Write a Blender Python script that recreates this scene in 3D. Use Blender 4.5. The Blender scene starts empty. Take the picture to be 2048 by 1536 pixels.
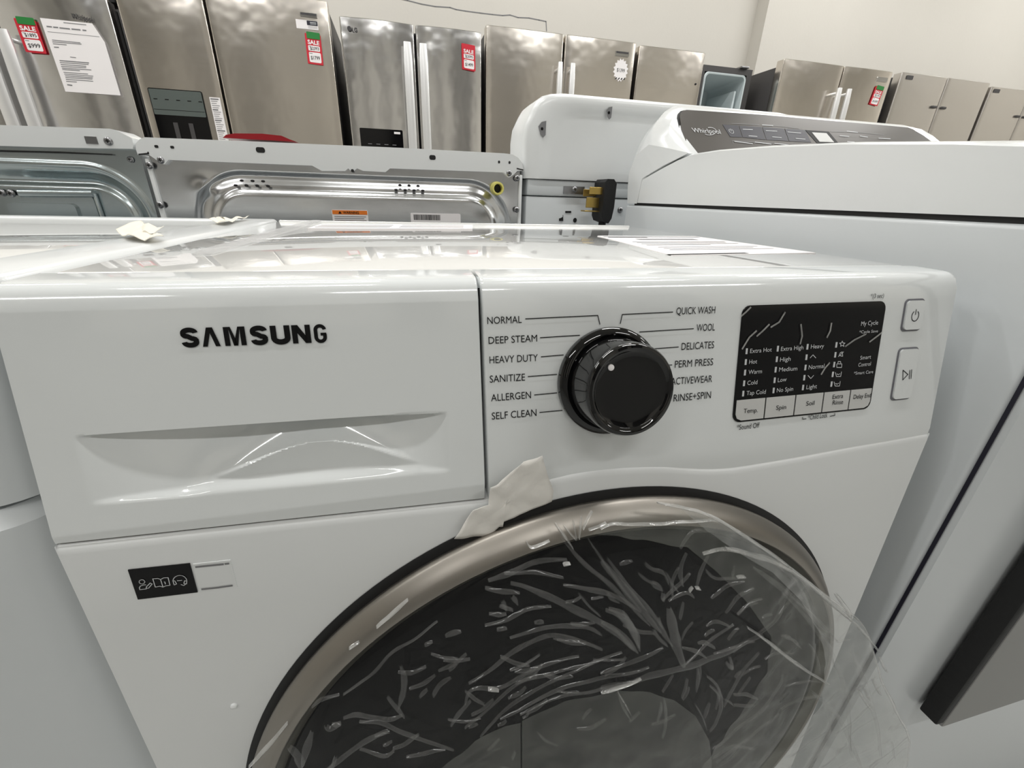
import bpy, bmesh, math, random
from mathutils import Vector, Matrix
import numpy as np
random.seed(7)
C = bpy.context.scene.collection
SC = bpy.context.scene
# ------------------------------------------------------------------ camera
F_PX, YAW, PITCH, ROLL = 853.2941, 0.2477, 0.4123, 0.0303
CAM = Vector((0.1863, -0.2171, 0.8936))
_cy, _sy, _cp, _sp = math.cos(YAW), math.sin(YAW), math.cos(PITCH), math.sin(PITCH)
FW = Vector((_sy*_cp, _cy*_cp, -_sp)); _r = Vector((_cy, -_sy, 0)); _u = _r.cross(FW)
RT = _r*math.cos(ROLL) + _u*math.sin(ROLL); UP = -_r*math.sin(ROLL) + _u*math.cos(ROLL)
cd = bpy.data.cameras.new('camera'); cam = bpy.data.objects.new('camera', cd); C.objects.link(cam)
cd.sensor_width = 36; cd.lens = F_PX/2048*36; cd.clip_start = .01; cd.clip_end = 60
cam.matrix_world = Matrix(((RT.x, UP.x, -FW.x, CAM.x), (RT.y, UP.y, -FW.y, CAM.y), (RT.z, UP.z, -FW.z, CAM.z), (0, 0, 0, 1)))
SC.camera = cam
# ------------------------------------------------------------------ world, lights, exposure
w = bpy.data.worlds.new('world'); SC.world = w; w.use_nodes = True
w.node_tree.nodes['Background'].inputs[0].default_value = (.8, .85, .9, 1); w.node_tree.nodes['Background'].inputs[1].default_value = .05
SC.view_settings.view_transform = 'Standard'; SC.view_settings.look = 'None'
SC.view_settings.exposure = 0.13; SC.view_settings.gamma = 1
CEIL = 3.3
TUBES = [(x, y) for y in (.1, 1.35, 2.45) for x in (-2.6, -.6, 1.4, 3.4, 5.4)]+[(-1.9, -1.7), (.3, -1.75), (2.5, -1.7), (7.1, .1), (7.1, 1.35), (5.6, -1.7)]
TUBE_W = 14.0
def tube_light(x, y):
    l = bpy.data.lights.new('tube_light', 'AREA'); l.shape = 'RECTANGLE'; l.size = 1.2; l.size_y = .11
    l.energy = TUBE_W; l.color = (1, .995, .975)
    o = bpy.data.objects.new('tube_light', l); C.objects.link(o); o.location = (x, y, CEIL-.105)
for x, y in TUBES: tube_light(x, y)

# ------------------------------------------------------------------ pixel -> place
def ray(px, py): return FW + RT*((px-1024)/F_PX) - UP*((py-768)/F_PX)
def at(px, py, axis, val):
    d = ray(px, py); s = (val-CAM[axis])/d[axis]; return CAM + d*s
def on(px, py, p0, n):
    d = ray(px, py); s = (Vector(p0)-CAM).dot(n)/d.dot(n); return CAM + d*s
class Frame:
    """flat frame: origin, right, up, normal towards the viewer"""
    def __init__(s, o, ux, uy):
        s.o = Vector(o); s.x = Vector(ux).normalized(); s.y = Vector(uy).normalized(); s.n = s.x.cross(s.y).normalized()
    def p(s, u, v, h=0): return s.o + s.x*u + s.y*v + s.n*h
    def uv(s, px, py, h=0):
        q = on(px, py, s.o + s.n*h, s.n) - s.o; return q.dot(s.x), q.dot(s.y)

# ------------------------------------------------------------------ materials
def lin(c): return tuple((v/255/12.92 if v/255 <= .04045 else ((v/255+.055)/1.055)**2.4) for v in c) + (1,)
def mat(name, col, rough=.5, metal=0, coat=0, bump=0, bscale=80, var=.03, vscale=6, spec=.5, stretch=None, aniso=0, rvar=0, emit=0, bdist=.002):
    m = bpy.data.materials.new(name); m.use_nodes = True; nt = m.node_tree; b = nt.nodes['Principled BSDF']
    c = lin(col); tc = nt.nodes.new('ShaderNodeTexCoord'); mp = nt.nodes.new('ShaderNodeMapping')
    nt.links.new(tc.outputs['Object'], mp.inputs[0])
    if stretch: mp.inputs['Scale'].default_value = stretch
    nz = nt.nodes.new('ShaderNodeTexNoise'); nz.inputs['Scale'].default_value = vscale; nz.inputs['Detail'].default_value = 3
    nt.links.new(mp.outputs[0], nz.inputs[0])
    mx = nt.nodes.new('ShaderNodeMix'); mx.data_type = 'RGBA'
    mx.inputs[6].default_value = tuple(v*(1-var) for v in c[:3])+(1,); mx.inputs[7].default_value = tuple(min(1, v*(1+var)) for v in c[:3])+(1,)
    nt.links.new(nz.outputs['Fac'], mx.inputs[0]); nt.links.new(mx.outputs[2], b.inputs['Base Color'])
    b.inputs['Roughness'].default_value = rough; b.inputs['Metallic'].default_value = metal
    b.inputs['Specular IOR Level'].default_value = spec; b.inputs['Coat Weight'].default_value = coat; b.inputs['Coat Roughness'].default_value = .03
    if rvar:
        mr = nt.nodes.new('ShaderNodeMapRange'); mr.inputs[3].default_value = max(.01, rough-rvar); mr.inputs[4].default_value = rough+rvar
        nt.links.new(nz.outputs['Fac'], mr.inputs[0]); nt.links.new(mr.outputs[0], b.inputs['Roughness'])
    if bump:
        n2 = nt.nodes.new('ShaderNodeTexNoise'); n2.inputs['Scale'].default_value = bscale; n2.inputs['Detail'].default_value = 4
        nt.links.new((tc.outputs['Object'] if bdist > .01 else mp.outputs[0]), n2.inputs[0]); bp = nt.nodes.new('ShaderNodeBump'); bp.inputs['Strength'].default_value = bump
        bp.inputs['Distance'].default_value = bdist; nt.links.new(n2.outputs['Fac'], bp.inputs['Height']); nt.links.new(bp.outputs[0], b.inputs['Normal'])
    if aniso:
        b.inputs['Anisotropic'].default_value = aniso
        tg = nt.nodes.new('ShaderNodeTangent'); tg.direction_type = 'RADIAL'; tg.axis = 'Z'; nt.links.new(tg.outputs[0], b.inputs['Tangent'])
    if emit:
        b.inputs['Emission Color'].default_value = c; b.inputs['Emission Strength'].default_value = emit
    return m
M = dict(
    white=mat('white_enamel', (225, 227, 227), .22, coat=.25, var=.01),
    front=mat('white_panel_plastic', (221, 224, 224), .1, coat=.5, var=.01),
    top=mat('glossy_white_top', (228, 228, 226), .02, coat=.8, var=.01, spec=.6),
    cool=mat('cool_white_enamel', (210, 214, 216), .3, coat=.1, var=.01),
    steel=mat('brushed_stainless', (222, 216, 208), .19, 1, var=.015, vscale=3, stretch=(1, 1, 40), aniso=.6, rvar=.015, bump=0.22, bscale=1.6, bdist=.05),
    steel2=mat('bright_stainless', (222, 221, 220), .16, 1, var=.015, vscale=3, stretch=(1, 1, 40), aniso=.6, rvar=.015, bump=0.35, bscale=1.6, bdist=.05),
    steel3=mat('grey_stainless', (210, 206, 201), .28, 1, var=.01, vscale=3, stretch=(1, 1, 40), aniso=.4, rvar=.006, bump=0.15, bscale=1.6, bdist=.05),
    handle=mat('polished_handle', (232, 232, 232), .28, .6, var=.02),
    body=mat('dark_grey_cabinet', (62, 60, 60), .5, var=.06),
    black=mat('black_gasket', (12, 12, 13), .6),
    gloss=mat('gloss_black', (7, 6, 8), .1, spec=.2),
    galv=mat('galvanised_steel', (208, 209, 210), .2, 1, var=.10, vscale=14, stretch=(1, 1, 3), rvar=.07),
    galv2=mat('blue_grey_galvanised', (190, 199, 201), .22, 1, var=.08, vscale=10, rvar=.06),
    screw=mat('screw_zinc', (150, 150, 152), .3, 1),
    wall=mat('painted_wall', (210, 206, 198), .75, bump=.25, bscale=60, var=.03, vscale=2),
    added_pillar=mat('added_dark_pillar', (64, 62, 60), .7), added_band=mat('added_dark_band', (150, 149, 146), .8), ceil=mat('ceiling_paint', (220, 218, 212), .9), floor=mat('sealed_concrete', (172, 173, 171), .4, var=.12, vscale=3, bump=.1, bscale=30),
    ink=mat('black_print', (10, 10, 11), .5, spec=.2), grey_ink=mat('grey_print', (120, 120, 122), .5), pale_ink=mat('pale_print', (200, 202, 204), .5),
    red=mat('red_tag', (196, 26, 46), .45), redsign=mat('red_sign_plastic', (150, 22, 32), .3), paper=mat('white_paper', (236, 232, 232), .7),
    green=mat('green_tape', (26, 120, 50), .4), orange=mat('orange_label', (226, 120, 30), .5), brass=mat('brass', (186, 158, 90), .35, 1),
    yellow=mat('pale_yellow_plastic', (222, 214, 120), .4), tape=mat('masking_tape', (228, 225, 219), .6, bump=.3, bscale=120, var=.06),
    cream=mat('torn_tape', (224, 219, 206), .7), ring=mat('satin_silver', (150, 145, 138), .38, 1, var=.02), lip=mat('grey_lip', (96, 94, 86), .35, .6),
    glass=mat('dark_door_glass', (4, 4, 5), .05, coat=0, spec=.12), knobm=mat('knob_black', (6, 6, 7), .05, coat=.4, spec=.4), navy=mat('navy_label', (24, 22, 38), .4),
    disp=mat('display_glass', (7, 7, 9), .08, spec=.3), strip=mat('dispenser_strip', (98, 106, 103), .25, .3), key=mat('silver_key', (196, 196, 194), .3), groove=mat('groove_grey', (110, 110, 116), .5),
    console=mat('console_brown_grey', (84, 80, 76), .28, .35, var=.05), boardm=mat('board_grey', (150, 150, 148), .55), liner=mat('fridge_liner', (196, 206, 208), .4),
    rubber=mat('black_rubber', (18, 18, 19), .7, bump=.3), lampbody=mat('lamp_white', (230, 230, 228), .5), diffuser=mat('diffuser', (240, 236, 225), .5),
    logo=mat('logo_grey', (56, 54, 56), .4), chrome=mat('chrome', (225, 225, 225), .12, 1),
)
def clear_mat(name, haze, gloss, hcol=(200, 200, 198), nscale=40, lo=.35, hi=.75, rough=.08, bump=.6):
    """thin clear plastic: mostly see-through, a little milky and shiny, milkier along its own wrinkles"""
    m = bpy.data.materials.new(name); m.use_nodes = True; nt = m.node_tree; nt.nodes.clear()
    L = nt.links.new; N = nt.nodes.new
    out = N('ShaderNodeOutputMaterial'); tr = N('ShaderNodeBsdfTransparent'); df = N('ShaderNodeBsdfDiffuse'); gl = N('ShaderNodeBsdfGlossy')
    df.inputs[0].default_value = lin(hcol); gl.inputs['Roughness'].default_value = rough
    tc = N('ShaderNodeTexCoord'); nz = N('ShaderNodeTexNoise'); nz.inputs['Scale'].default_value = nscale; nz.inputs['Detail'].default_value = 2; nz.inputs['Distortion'].default_value = 1.2
    L(tc.outputs['Object'], nz.inputs[0])
    mr = N('ShaderNodeMapRange'); mr.inputs[1].default_value = lo; mr.inputs[2].default_value = hi; mr.inputs[3].default_value = haze*.35; mr.inputs[4].default_value = haze
    L(nz.outputs['Fac'], mr.inputs[0])
    bp = N('ShaderNodeBump'); bp.inputs['Strength'].default_value = bump; bp.inputs['Distance'].default_value = .004; L(nz.outputs['Fac'], bp.inputs['Height']); L(bp.outputs[0], gl.inputs['Normal'])
    fr = N('ShaderNodeLayerWeight'); fr.inputs[0].default_value = .5; L(bp.outputs[0], fr.inputs['Normal'])
    pw = N('ShaderNodeMath'); pw.operation = 'POWER'; pw.inputs[1].default_value = 4.5; L(fr.outputs['Facing'], pw.inputs[0])
    ma = N('ShaderNodeMath'); ma.operation = 'MULTIPLY_ADD'; ma.inputs[1].default_value = .7; ma.inputs[2].default_value = .05; L(pw.outputs[0], ma.inputs[0])
    ml = N('ShaderNodeMath'); ml.operation = 'MULTIPLY'; ml.inputs[1].default_value = gloss; ml.use_clamp = True; L(ma.outputs[0], ml.inputs[0])
    m1 = N('ShaderNodeMixShader'); L(mr.outputs[0], m1.inputs[0]); L(tr.outputs[0], m1.inputs[1]); L(df.outputs[0], m1.inputs[2])
    m2 = N('ShaderNodeMixShader'); L(ml.outputs[0], m2.inputs[0]); L(m1.outputs[0], m2.inputs[1]); L(gl.outputs[0], m2.inputs[2])
    L(m2.outputs[0], out.inputs[0]); return m
M['film'] = clear_mat('clear_film', .012, .22, nscale=14, bump=.3)
M['film_soft_and_reflection'] = clear_mat('slack_film_and_reflection', .13, .5, (200, 204, 194), nscale=22, bump=.4)  # slack film at the right, and the reflection painted over the glass
M['film_fold'] = clear_mat('clear_film_doubled', .30, 1.3, (205, 208, 208), nscale=16, bump=.4)
M['crease'] = clear_mat('film_crease', .10, .8, (190, 190, 188), 30, .2, .7, rough=.15, bump=.4)
M['fold'] = clear_mat('film_fold', .45, 2.2, (225, 225, 222), 40, .2, .7, rough=.12, bump=.5)
M['clear'] = clear_mat('clear_tape', .35, .6, (235, 235, 235), 30, rough=.25)

# ------------------------------------------------------------------ mesh builder
_font_h = {}
def text_geo(s, bold=0.0):
    cu = bpy.data.curves.new('t', 'FONT'); cu.body = s; cu.size = 1; cu.resolution_u = 3; cu.offset = bold; cu.fill_mode = 'FRONT'
    o = bpy.data.objects.new('t', cu); C.objects.link(o); dg = bpy.context.evaluated_depsgraph_get()
    me = bpy.data.meshes.new_from_object(o.evaluated_get(dg))
    v = [tuple(x.co) for x in me.vertices]; f = [tuple(p.vertices) for p in me.polygons]
    bpy.data.objects.remove(o); bpy.data.curves.remove(cu); bpy.data.meshes.remove(me)
    return v, f
def cap_h():
    if 'h' not in _font_h:
        v, _ = text_geo('H'); _font_h['h'] = max(p[1] for p in v)-min(p[1] for p in v)
    return _font_h['h']
class MB:
    def __init__(s): s.v = []; s.f = []; s.k = []; s.mats = []; s.cur = 0
    def m(s, name):
        mm = M[name]
        if mm not in s.mats: s.mats.append(mm)
        s.cur = s.mats.index(mm); return s
    def add(s, v, f):
        b = len(s.v); s.v += [tuple(x) for x in v]; s.f += [tuple(i+b for i in q) for q in f]; s.k += [s.cur]*len(f); return s
    def box(s, x0, x1, y0, y1, z0, z1, bev=0, seg=2):
        bm = bmesh.new(); bmesh.ops.create_cube(bm, size=1)
        for q in bm.verts: q.co = Vector(((x0+x1)/2+q.co.x*(x1-x0), (y0+y1)/2+q.co.y*(y1-y0), (z0+z1)/2+q.co.z*(z1-z0)))
        if bev: bmesh.ops.bevel(bm, geom=bm.edges[:], offset=bev, segments=seg, profile=.5, affect='EDGES')
        return s.bm(bm)
    def bm(s, bm):
        bm.verts.index_update(); s.add([v.co[:] for v in bm.verts], [[v.index for v in f.verts] for f in bm.faces]); bm.free(); return s
    def prism(s, a, b):
        """two matching loops of 3d points joined and capped"""
        n = len(a); s.add(list(a)+list(b), [tuple(range(n))[::-1], tuple(range(n, 2*n))] + [(i, (i+1) % n, n+(i+1) % n, n+i) for i in range(n)]); return s
    def plate(s, fr, uvs, h0, h1): return s.prism([fr.p(u, v, h0) for u, v in uvs], [fr.p(u, v, h1) for u, v in uvs])
    def rect(s, fr, u0, u1, v0, v1, h0, h1, r=0, n=5): return s.plate(fr, rrect(u0, u1, v0, v1, r, n), h0, h1)
    def flat(s, fr, uvs, h): return s.add([fr.p(u, v, h) for u, v in uvs], [tuple(range(len(uvs)))])
    def grid(s, rows, closed=False):
        n = len(rows[0]); v = [p for r in rows for p in r]; f = []
        for j in range(len(rows)-1):
            for i in range(n if closed else n-1):
                k = (i+1) % n; f.append((j*n+i, j*n+k, (j+1)*n+k, (j+1)*n+i))
        return s.add(v, f)
    def tube(s, pts, r, n=10, cap=True):
        pts = [Vector(p) for p in pts]; rows = []; up = None
        for i, p in enumerate(pts):
            d = (pts[min(i+1, len(pts)-1)]-pts[max(i-1, 0)]).normalized()
            if up is None: up = d.orthogonal().normalized()
            up = (up-d*up.dot(d)).normalized(); sd = d.cross(up); rr = r[i] if isinstance(r, (list, tuple)) else r
            rows.append([p+(up*math.cos(a)+sd*math.sin(a))*rr for a in [2*math.pi*k/n for k in range(n)]])
        b = len(s.v); s.grid(rows, True)
        if cap:
            e = len(s.v)-n
            s.f += [tuple(range(b, b+n)), tuple(range(e, e+n))]; s.k += [s.cur]*2
        return s
    def lathe(s, fr, u, v, prof, n=64, cap=True):
        rows = [[fr.p(u+r*math.cos(2*math.pi*k/n), v+r*math.sin(2*math.pi*k/n), h) for k in range(n)] for r, h in prof]
        b = len(s.v); s.grid(rows, True)
        if cap:
            e = len(s.v)-n; s.f.append(tuple(range(e, e+n))); s.k.append(s.cur)
        return s
    def stroke(s, fr, uvs, wd, h):
        """flat line of width wd"""
        for (a, b) in zip(uvs[:-1], uvs[1:]):
            d = Vector((b[0]-a[0], b[1]-a[1])); 
            if d.length < 1e-9: continue
            d.normalize(); q = Vector((-d.y, d.x))*wd/2; e = d*wd*.3
            s.flat(fr, [(a[0]-e.x+q.x, a[1]-e.y+q.y), (a[0]-e.x-q.x, a[1]-e.y-q.y), (b[0]+e.x-q.x, b[1]+e.y-q.y), (b[0]+e.x+q.x, b[1]+e.y+q.y)], h)
        return s
    def text(s, st, fr, u0, v0, ch, width, h, bold=0.0, rot=0.0):
        v, f = text_geo(st, bold)
        if not v: return s
        x0 = min(p[0] for p in v); x1 = max(p[0] for p in v); sy = ch/cap_h(); sx = width/(x1-x0) if width else sy
        c, sn = math.cos(rot), math.sin(rot); o = []
        for p in v:
            a, b = (p[0]-x0)*sx, p[1]*sy; o.append(fr.p(u0+a*c-b*sn, v0+a*sn+b*c, h))
        return s.add(o, f)
    def build(s, name, parent=None, smooth=True, ang=35, fix=True):
        me = bpy.data.meshes.new(name); org = Vector(parent['org']) if parent is not None else Vector((0, 0, 0))
        if parent is None and getattr(s, 'org', None) is not None: org = Vector(s.org)
        me.from_pydata([(p[0]-org.x, p[1]-org.y, p[2]-org.z) for p in s.v], [], s.f)
        for mm in s.mats: me.materials.append(mm)
        me.polygons.foreach_set('material_index', s.k)
        if fix:
            bm = bmesh.new(); bm.from_mesh(me); bmesh.ops.recalc_face_normals(bm, faces=bm.faces); bm.to_mesh(me); bm.free()
        if smooth:
            me.polygons.foreach_set('use_smooth', [True]*len(me.polygons)); me.set_sharp_from_angle(angle=math.radians(ang))
        me.update(); o = bpy.data.objects.new(name, me); C.objects.link(o)
        if parent is not None: o.parent = parent; ORG[o.name] = org
        else: o.location = org; ORG[o.name] = org
        o['org'] = tuple(org); _tmp.append(o)
        return o
ORG = {}; _tmp = []
def rrect(u0, u1, v0, v1, r=0, n=5):
    if r <= 0: return [(u0, v0), (u1, v0), (u1, v1), (u0, v1)]
    o = []
    for cx, cy, a0 in ((u1-r, v0+r, -90), (u1-r, v1-r, 0), (u0+r, v1-r, 90), (u0+r, v0+r, 180)):
        for k in range(n+1):
            a = math.radians(a0+90*k/n); o.append((cx+r*math.cos(a), cy+r*math.sin(a)))
    return o
def tag(o, label, cat, group=None):
    o['label'] = label; o['category'] = cat
    if group: o['group'] = group
    return o
def thing(name, loc, label, cat, group=None):
    o = bpy.data.objects.new(name, None); o.empty_display_size = .1; C.objects.link(o); o.location = loc; o['org'] = tuple(loc); _tmp.append(o)
    return tag(o, label, cat, group)
def struct(mb, name, parent=None):
    o = mb.build(name, parent, smooth=False); o['kind'] = 'structure'; return o

# ------------------------------------------------------------------ the room
XL, XR, YF, YB, YB2, XJ = -4.2, 8.0, -2.8, 3.40, 3.276, 2.95
struct(MB().m('floor').box(XL, XR, YF, YB+.1, -.1, 0), 'floor')
struct(MB().m('ceil').box(XL, XR, YF, YB+.1, CEIL, CEIL+.1), 'ceiling')
wb = MB().m('wall'); wb.box(XL, XJ, YB, YB+.1, 0, CEIL); wb.box(XJ, XR, YB2, YB+.1, 0, CEIL)
wall_back = struct(wb, 'wall_back')
struct(MB().m('wall').box(XL-.1, XL, YF, YB+.1, 0, CEIL), 'wall_left')
struct(MB().m('wall').box(XR, XR+.1, YF, YB+.1, 0, CEIL), 'wall_right')
struct(MB().m('wall').box(XL, XR, YF-.1, YF, 0, CEIL), 'wall_front'); struct(MB().m('added_band').box(XL, XR, YF, YF+.02, 0, 1.25), 'added_trim_1')  # unseen darker lower band, added to tone the low reflections
for k_, (xa, xb) in enumerate(((.12, .42), (1.25, 1.65), (1.95, 2.5), (-2.3, -1.7), (-.95, -.7), (-3.6, -3.2))): struct(MB().m('added_pillar').box(xa, xb, YF, YF+.18, 1.25, CEIL), 'added_trim_%d' % (k_+2))  # unseen dark pillars, added to put bands in the stainless reflections
fw = Frame((0, YB, 0), (1, 0, 0), (0, 0, 1))
ck = MB().m('grey_ink')
cp = [(760, -12), (790, -4), (815, 1), (842, 8), (870, 13), (900, 15), (912, 19), (930, 22), (960, 26), (985, 29), (1005, 31), (1020, 30), (1036, 35), (1058, 36), (1078, 40), (1092, 43), (1093, 62)]
ck.stroke(fw, [fw.uv(*q) for q in cp], .006, .0012); struct(ck, 'crack', wall_back)

# ------------------------------------------------------------------ front loading washer, the nearest machine
ZP, TL, LN = .7213, .0271/.1287, -.0449       # panel foot, panel tilt, body tilt
WZ, WD, WW = .850, .562, .600
PF = Frame((0, 0, ZP), (1, 0, 0), (0, TL, 1))                 # control panel plane
BF = Frame((0, 0, ZP), (1, 0, 0), (0, -LN, 1))                # lower body plane
BF.y = Vector((0, LN*-1, 1)).normalized(); BF.n = BF.x.cross(BF.y).normalized()
wash = thing('washing_machine', (.3, .28, 0), 'white front-loading washing machine in the foreground with black dial and film-covered round door', 'washing machine')
def yb(z): return LN*(ZP-z)
SEAM = [(0, .7218), (.10, .7190), (.2273, .7150), (.245, .7195), (.2685, .7257), (.2861, .7277), (.305, .7281), (.3224, .7274), (.34, .7260), (.3574, .7238), (.372, .7208), (.386, .7180), (.3998, .7162), (.412, .7155), (.4263, .7157), (.472, .7176), (.5202, .7208), (.5984, .7240), (.600, .7240)]
def seam(x):
    for (a, za), (b, zb) in zip(SEAM[:-1], SEAM[1:]):
        if x <= b: return za+(zb-za)*max(0, x-a)/(b-a)
    return SEAM[-1][1]
# cabinet: side walls, back and the lower front sheet with a rolled upper edge
cb = MB().m('white'); cb.box(.002, .598, .035, WD-.004, .02, WZ-.012)
fr_rows = []
xs = [0.0005]+[i*.6/80 for i in range(1, 80)]+[.5995]
for dz, dy in ((None, 0), (.30, 0), (.06, 0), (.006, 0), (.003, .0004), (.001, .0014), (0, .003), (0, .035)):
    fr_rows.append([Vector((x, yb(.02 if dz is None else seam(x)-dz)+dy, .02 if dz is None else seam(x)-dz)) for x in xs])
cb.grid(fr_rows)
for x in (.0005, .5995):
    cb.add([(x, yb(.02), .02), (x, .04, .02), (x, .04, seam(x)), (x, 0, seam(x))], [(0, 1, 2, 3)])
cabinet = cb.build('cabinet', wash)
# top plate with a shallow rim
tp = MB().m('top'); tp.box(.001, .599, .064, WD, WZ-.016, WZ, .004, 3)
top = tp.build('top_plate', wash)
rim = MB().m('top'); rim.box(.0, .6, WD-.006, WD+.004, WZ-.014, WZ+.0012, .002, 3); rim.build('rear_trim', wash)
def profile(x, zb, n):
    """front face from its foot to the rolled top edge and back over the top"""
    pts = []
    zt = WZ-.011
    for i in range(n+1):
        z = zb+(zt-zb)*i/n; pts.append((max(TL*(z-ZP), .0012), z))
    y0 = TL*(zt-ZP); r = .011
    for a in (18, 36, 54, 72, 90): pts.append((y0+r*(1-math.cos(math.radians(a)))+.0012, zt+r*math.sin(math.radians(a))))
    pts.append((.0615, WZ+.0004)); return pts
UT0, UT1 = PF.uv(150, 872), PF.uv(893, 825); UB0, UB1 = PF.uv(190, 1010), PF.uv(893, 945)
def sm_(t): t = min(1, max(0, t)); return t*t*(3-2*t)
def drawer_depth(u, v):
    um = (u-(UT0[0]))/(UT1[0]-UT0[0])
    if um <= 0 or um >= 1: return 0
    vt = UT0[1]+(UT1[1]-UT0[1])*um; vb = UB0[1]+(UB1[1]-UB0[1])*um
    s = (v-vb)/(vt-vb)
    if s <= 0 or s >= 1.0: return 0
    a = math.sin(math.pi*um); e = a**.75
    w_ = min(1, max(0, (um-.20)/.78)); arch = .585*(.5-.5*math.cos(2*math.pi*w_**1.08))**.8+.07      # the convex lip that rises in the middle
    lipw = sm_((arch-.07)/.35); D1 = .0065*e; dc = D1*(1-.65*lipw)
    if s < arch: d = D1*sm_(s/min(.16, arch))-.65*D1*lipw*(s/arch)**1.5
    else: d = dc+(.0155*e-dc)*((s-arch)/(1-arch))**(1.0-.5*lipw)
    if s > .955: d *= (1-s)/.045
    return d
def panel_sheet(x0, x1, n, nr, depth=None, zb=None):
    rows = []
    cols = [x0+.0006]+[x0+(x1-x0)*i/n for i in range(1, n)]+[x1-.0006]
    prof = [profile(x, (seam(x)-.004) if zb is None else zb(x), nr) for x in cols]
    for j in range(len(prof[0])):
        row = []
        row.append(Vector((x0, .05, prof[0][j][1]-.001))); row.append(Vector((x0, prof[0][j][0]+.0012, prof[0][j][1])))
        for x, p in zip(cols, prof):
            y, z = p[j]; d = depth(x, (z-ZP)/PF.y.z) if depth and j <= nr else 0
            row.append(Vector((x, y+d, z)))
        row.append(Vector((x1, prof[-1][j][0]+.0012, prof[-1][j][1]))); row.append(Vector((x1, .05, prof[-1][j][1]-.001)))
        rows.append(row)
    return rows
dr = MB().m('front'); dr.grid(panel_sheet(.0, .2262, 190, 120, drawer_depth, lambda x: seam(x)+.0012)); drawer = dr.build('detergent_drawer', wash, ang=50)
# wordmark on the drawer
wm = MB().m('ink')
a, b = PF.uv(366, 695), PF.uv(655, 684.5); c2 = PF.uv(366, 655)
chh = c2[1]-a[1]; tw = b[0]-a[0]; rot = math.atan2(b[1]-a[1], b[0]-a[0])
letters = 'SΛMSUNG'; edges = [366, 407, 452, 504, 545, 587, 631]; ends = [402, 443, 495, 539, 583, 624, 655]
for ch, e0, e1 in zip(letters, edges, ends):
    yy = 695-(e0-366)*10.5/289
    q0, q1 = PF.uv(e0, yy), PF.uv(e1, yy)
    u0, u1 = q0[0], q1[0]; v0 = q0[1]
    k = u1-u0; t = k*.31; H = chh*.97; X = lambda a: u0+k*a; Z = lambda b: v0+H*b
    def poly(pts): wm.flat(PF, [(X(a), Z(b)) for a, b in pts], .0006)
    def band(pts, wd):
        L, R = [], []
        for i in range(len(pts)):
            a = pts[max(i-1, 0)]; b = pts[min(i+1, len(pts)-1)]; d = Vector(((b[0]-a[0])*k, (b[1]-a[1])*H)).normalized(); n_ = Vector((-d.y, d.x))*wd/2
            c_ = (X(pts[i][0]), Z(pts[i][1])); L.append(PF.p(c_[0]+n_.x, c_[1]+n_.y, .0006)); R.append(PF.p(c_[0]-n_.x, c_[1]-n_.y, .0006))
        wm.grid([L, R])
    arc = lambda cx, cy, rx, ry, a0, a1, n=12: [(cx+rx*math.cos(math.radians(a0+(a1-a0)*i/n)), cy+ry*math.sin(math.radians(a0+(a1-a0)*i/n))) for i in range(n+1)]
    if ch == 'Λ': poly([(0, 0), (.27, 0), (.5, .70), (.73, 0), (1, 0), (.67, 1), (.33, 1)])
    elif ch == 'M':
        poly([(0, 0), (.245, 0), (.245, 1), (0, 1)]); poly([(.755, 0), (1, 0), (1, 1), (.755, 1)]); poly([(.22, 1), (.40, 0), (.5, 0), (.5, .42), (.34, 1)][:2]+[(.60, 0), (.5, .40), (.33, 1)]); poly([(.78, 1), (.67, 1), (.5, .40), (.40, 0), (.60, 0)])
    elif ch == 'N':
        poly([(0, 0), (.29, 0), (.29, 1), (0, 1)]); poly([(.71, 0), (1, 0), (1, 1), (.71, 1)]); poly([(.25, 1), (.25, .62), (.70, 0), (.75, 0), (.75, .38), (.33, 1)])
    elif ch == 'U': band([(.14, 1)]+[(.14, .36)]+arc(.5, .33, .36, .22, 180, 360)+[(.86, .36), (.86, 1)], k*.31)
    elif ch == 'S': band(arc(.5, .74, .34, .155, 0, 180, 12)+arc(.52, .66, .36, .10, 190, 250, 4)+[(.56, .48)]+arc(.48, .36, .36, .10, 70, 10, 4)+arc(.5, .27, .34, .165, -10, -180, 12), k*.31)
    elif ch == 'G':
        band(arc(.5, .70, .37, .22, 5, 180, 12)+arc(.5, .30, .37, .23, 180, 355, 14)+[(.87, .48)], k*.31); poly([(.52, .38), (1, .38), (1, .54), (.52, .54)])
wm.build('brand_lettering', drawer, smooth=False)
cpn = MB().m('front'); cpn.grid(panel_sheet(.2282, .600, 150, 14)); panel = cpn.build('control_panel', wash, ang=50)
gv = MB().m('black'); gv.add([(.2258, .012, .716), (.2286, .012, .716), (.2286, .034, WZ-.006), (.2258, .034, WZ-.006)], [(0, 1, 2, 3)]); gv.build('seam_gap', wash)
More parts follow.
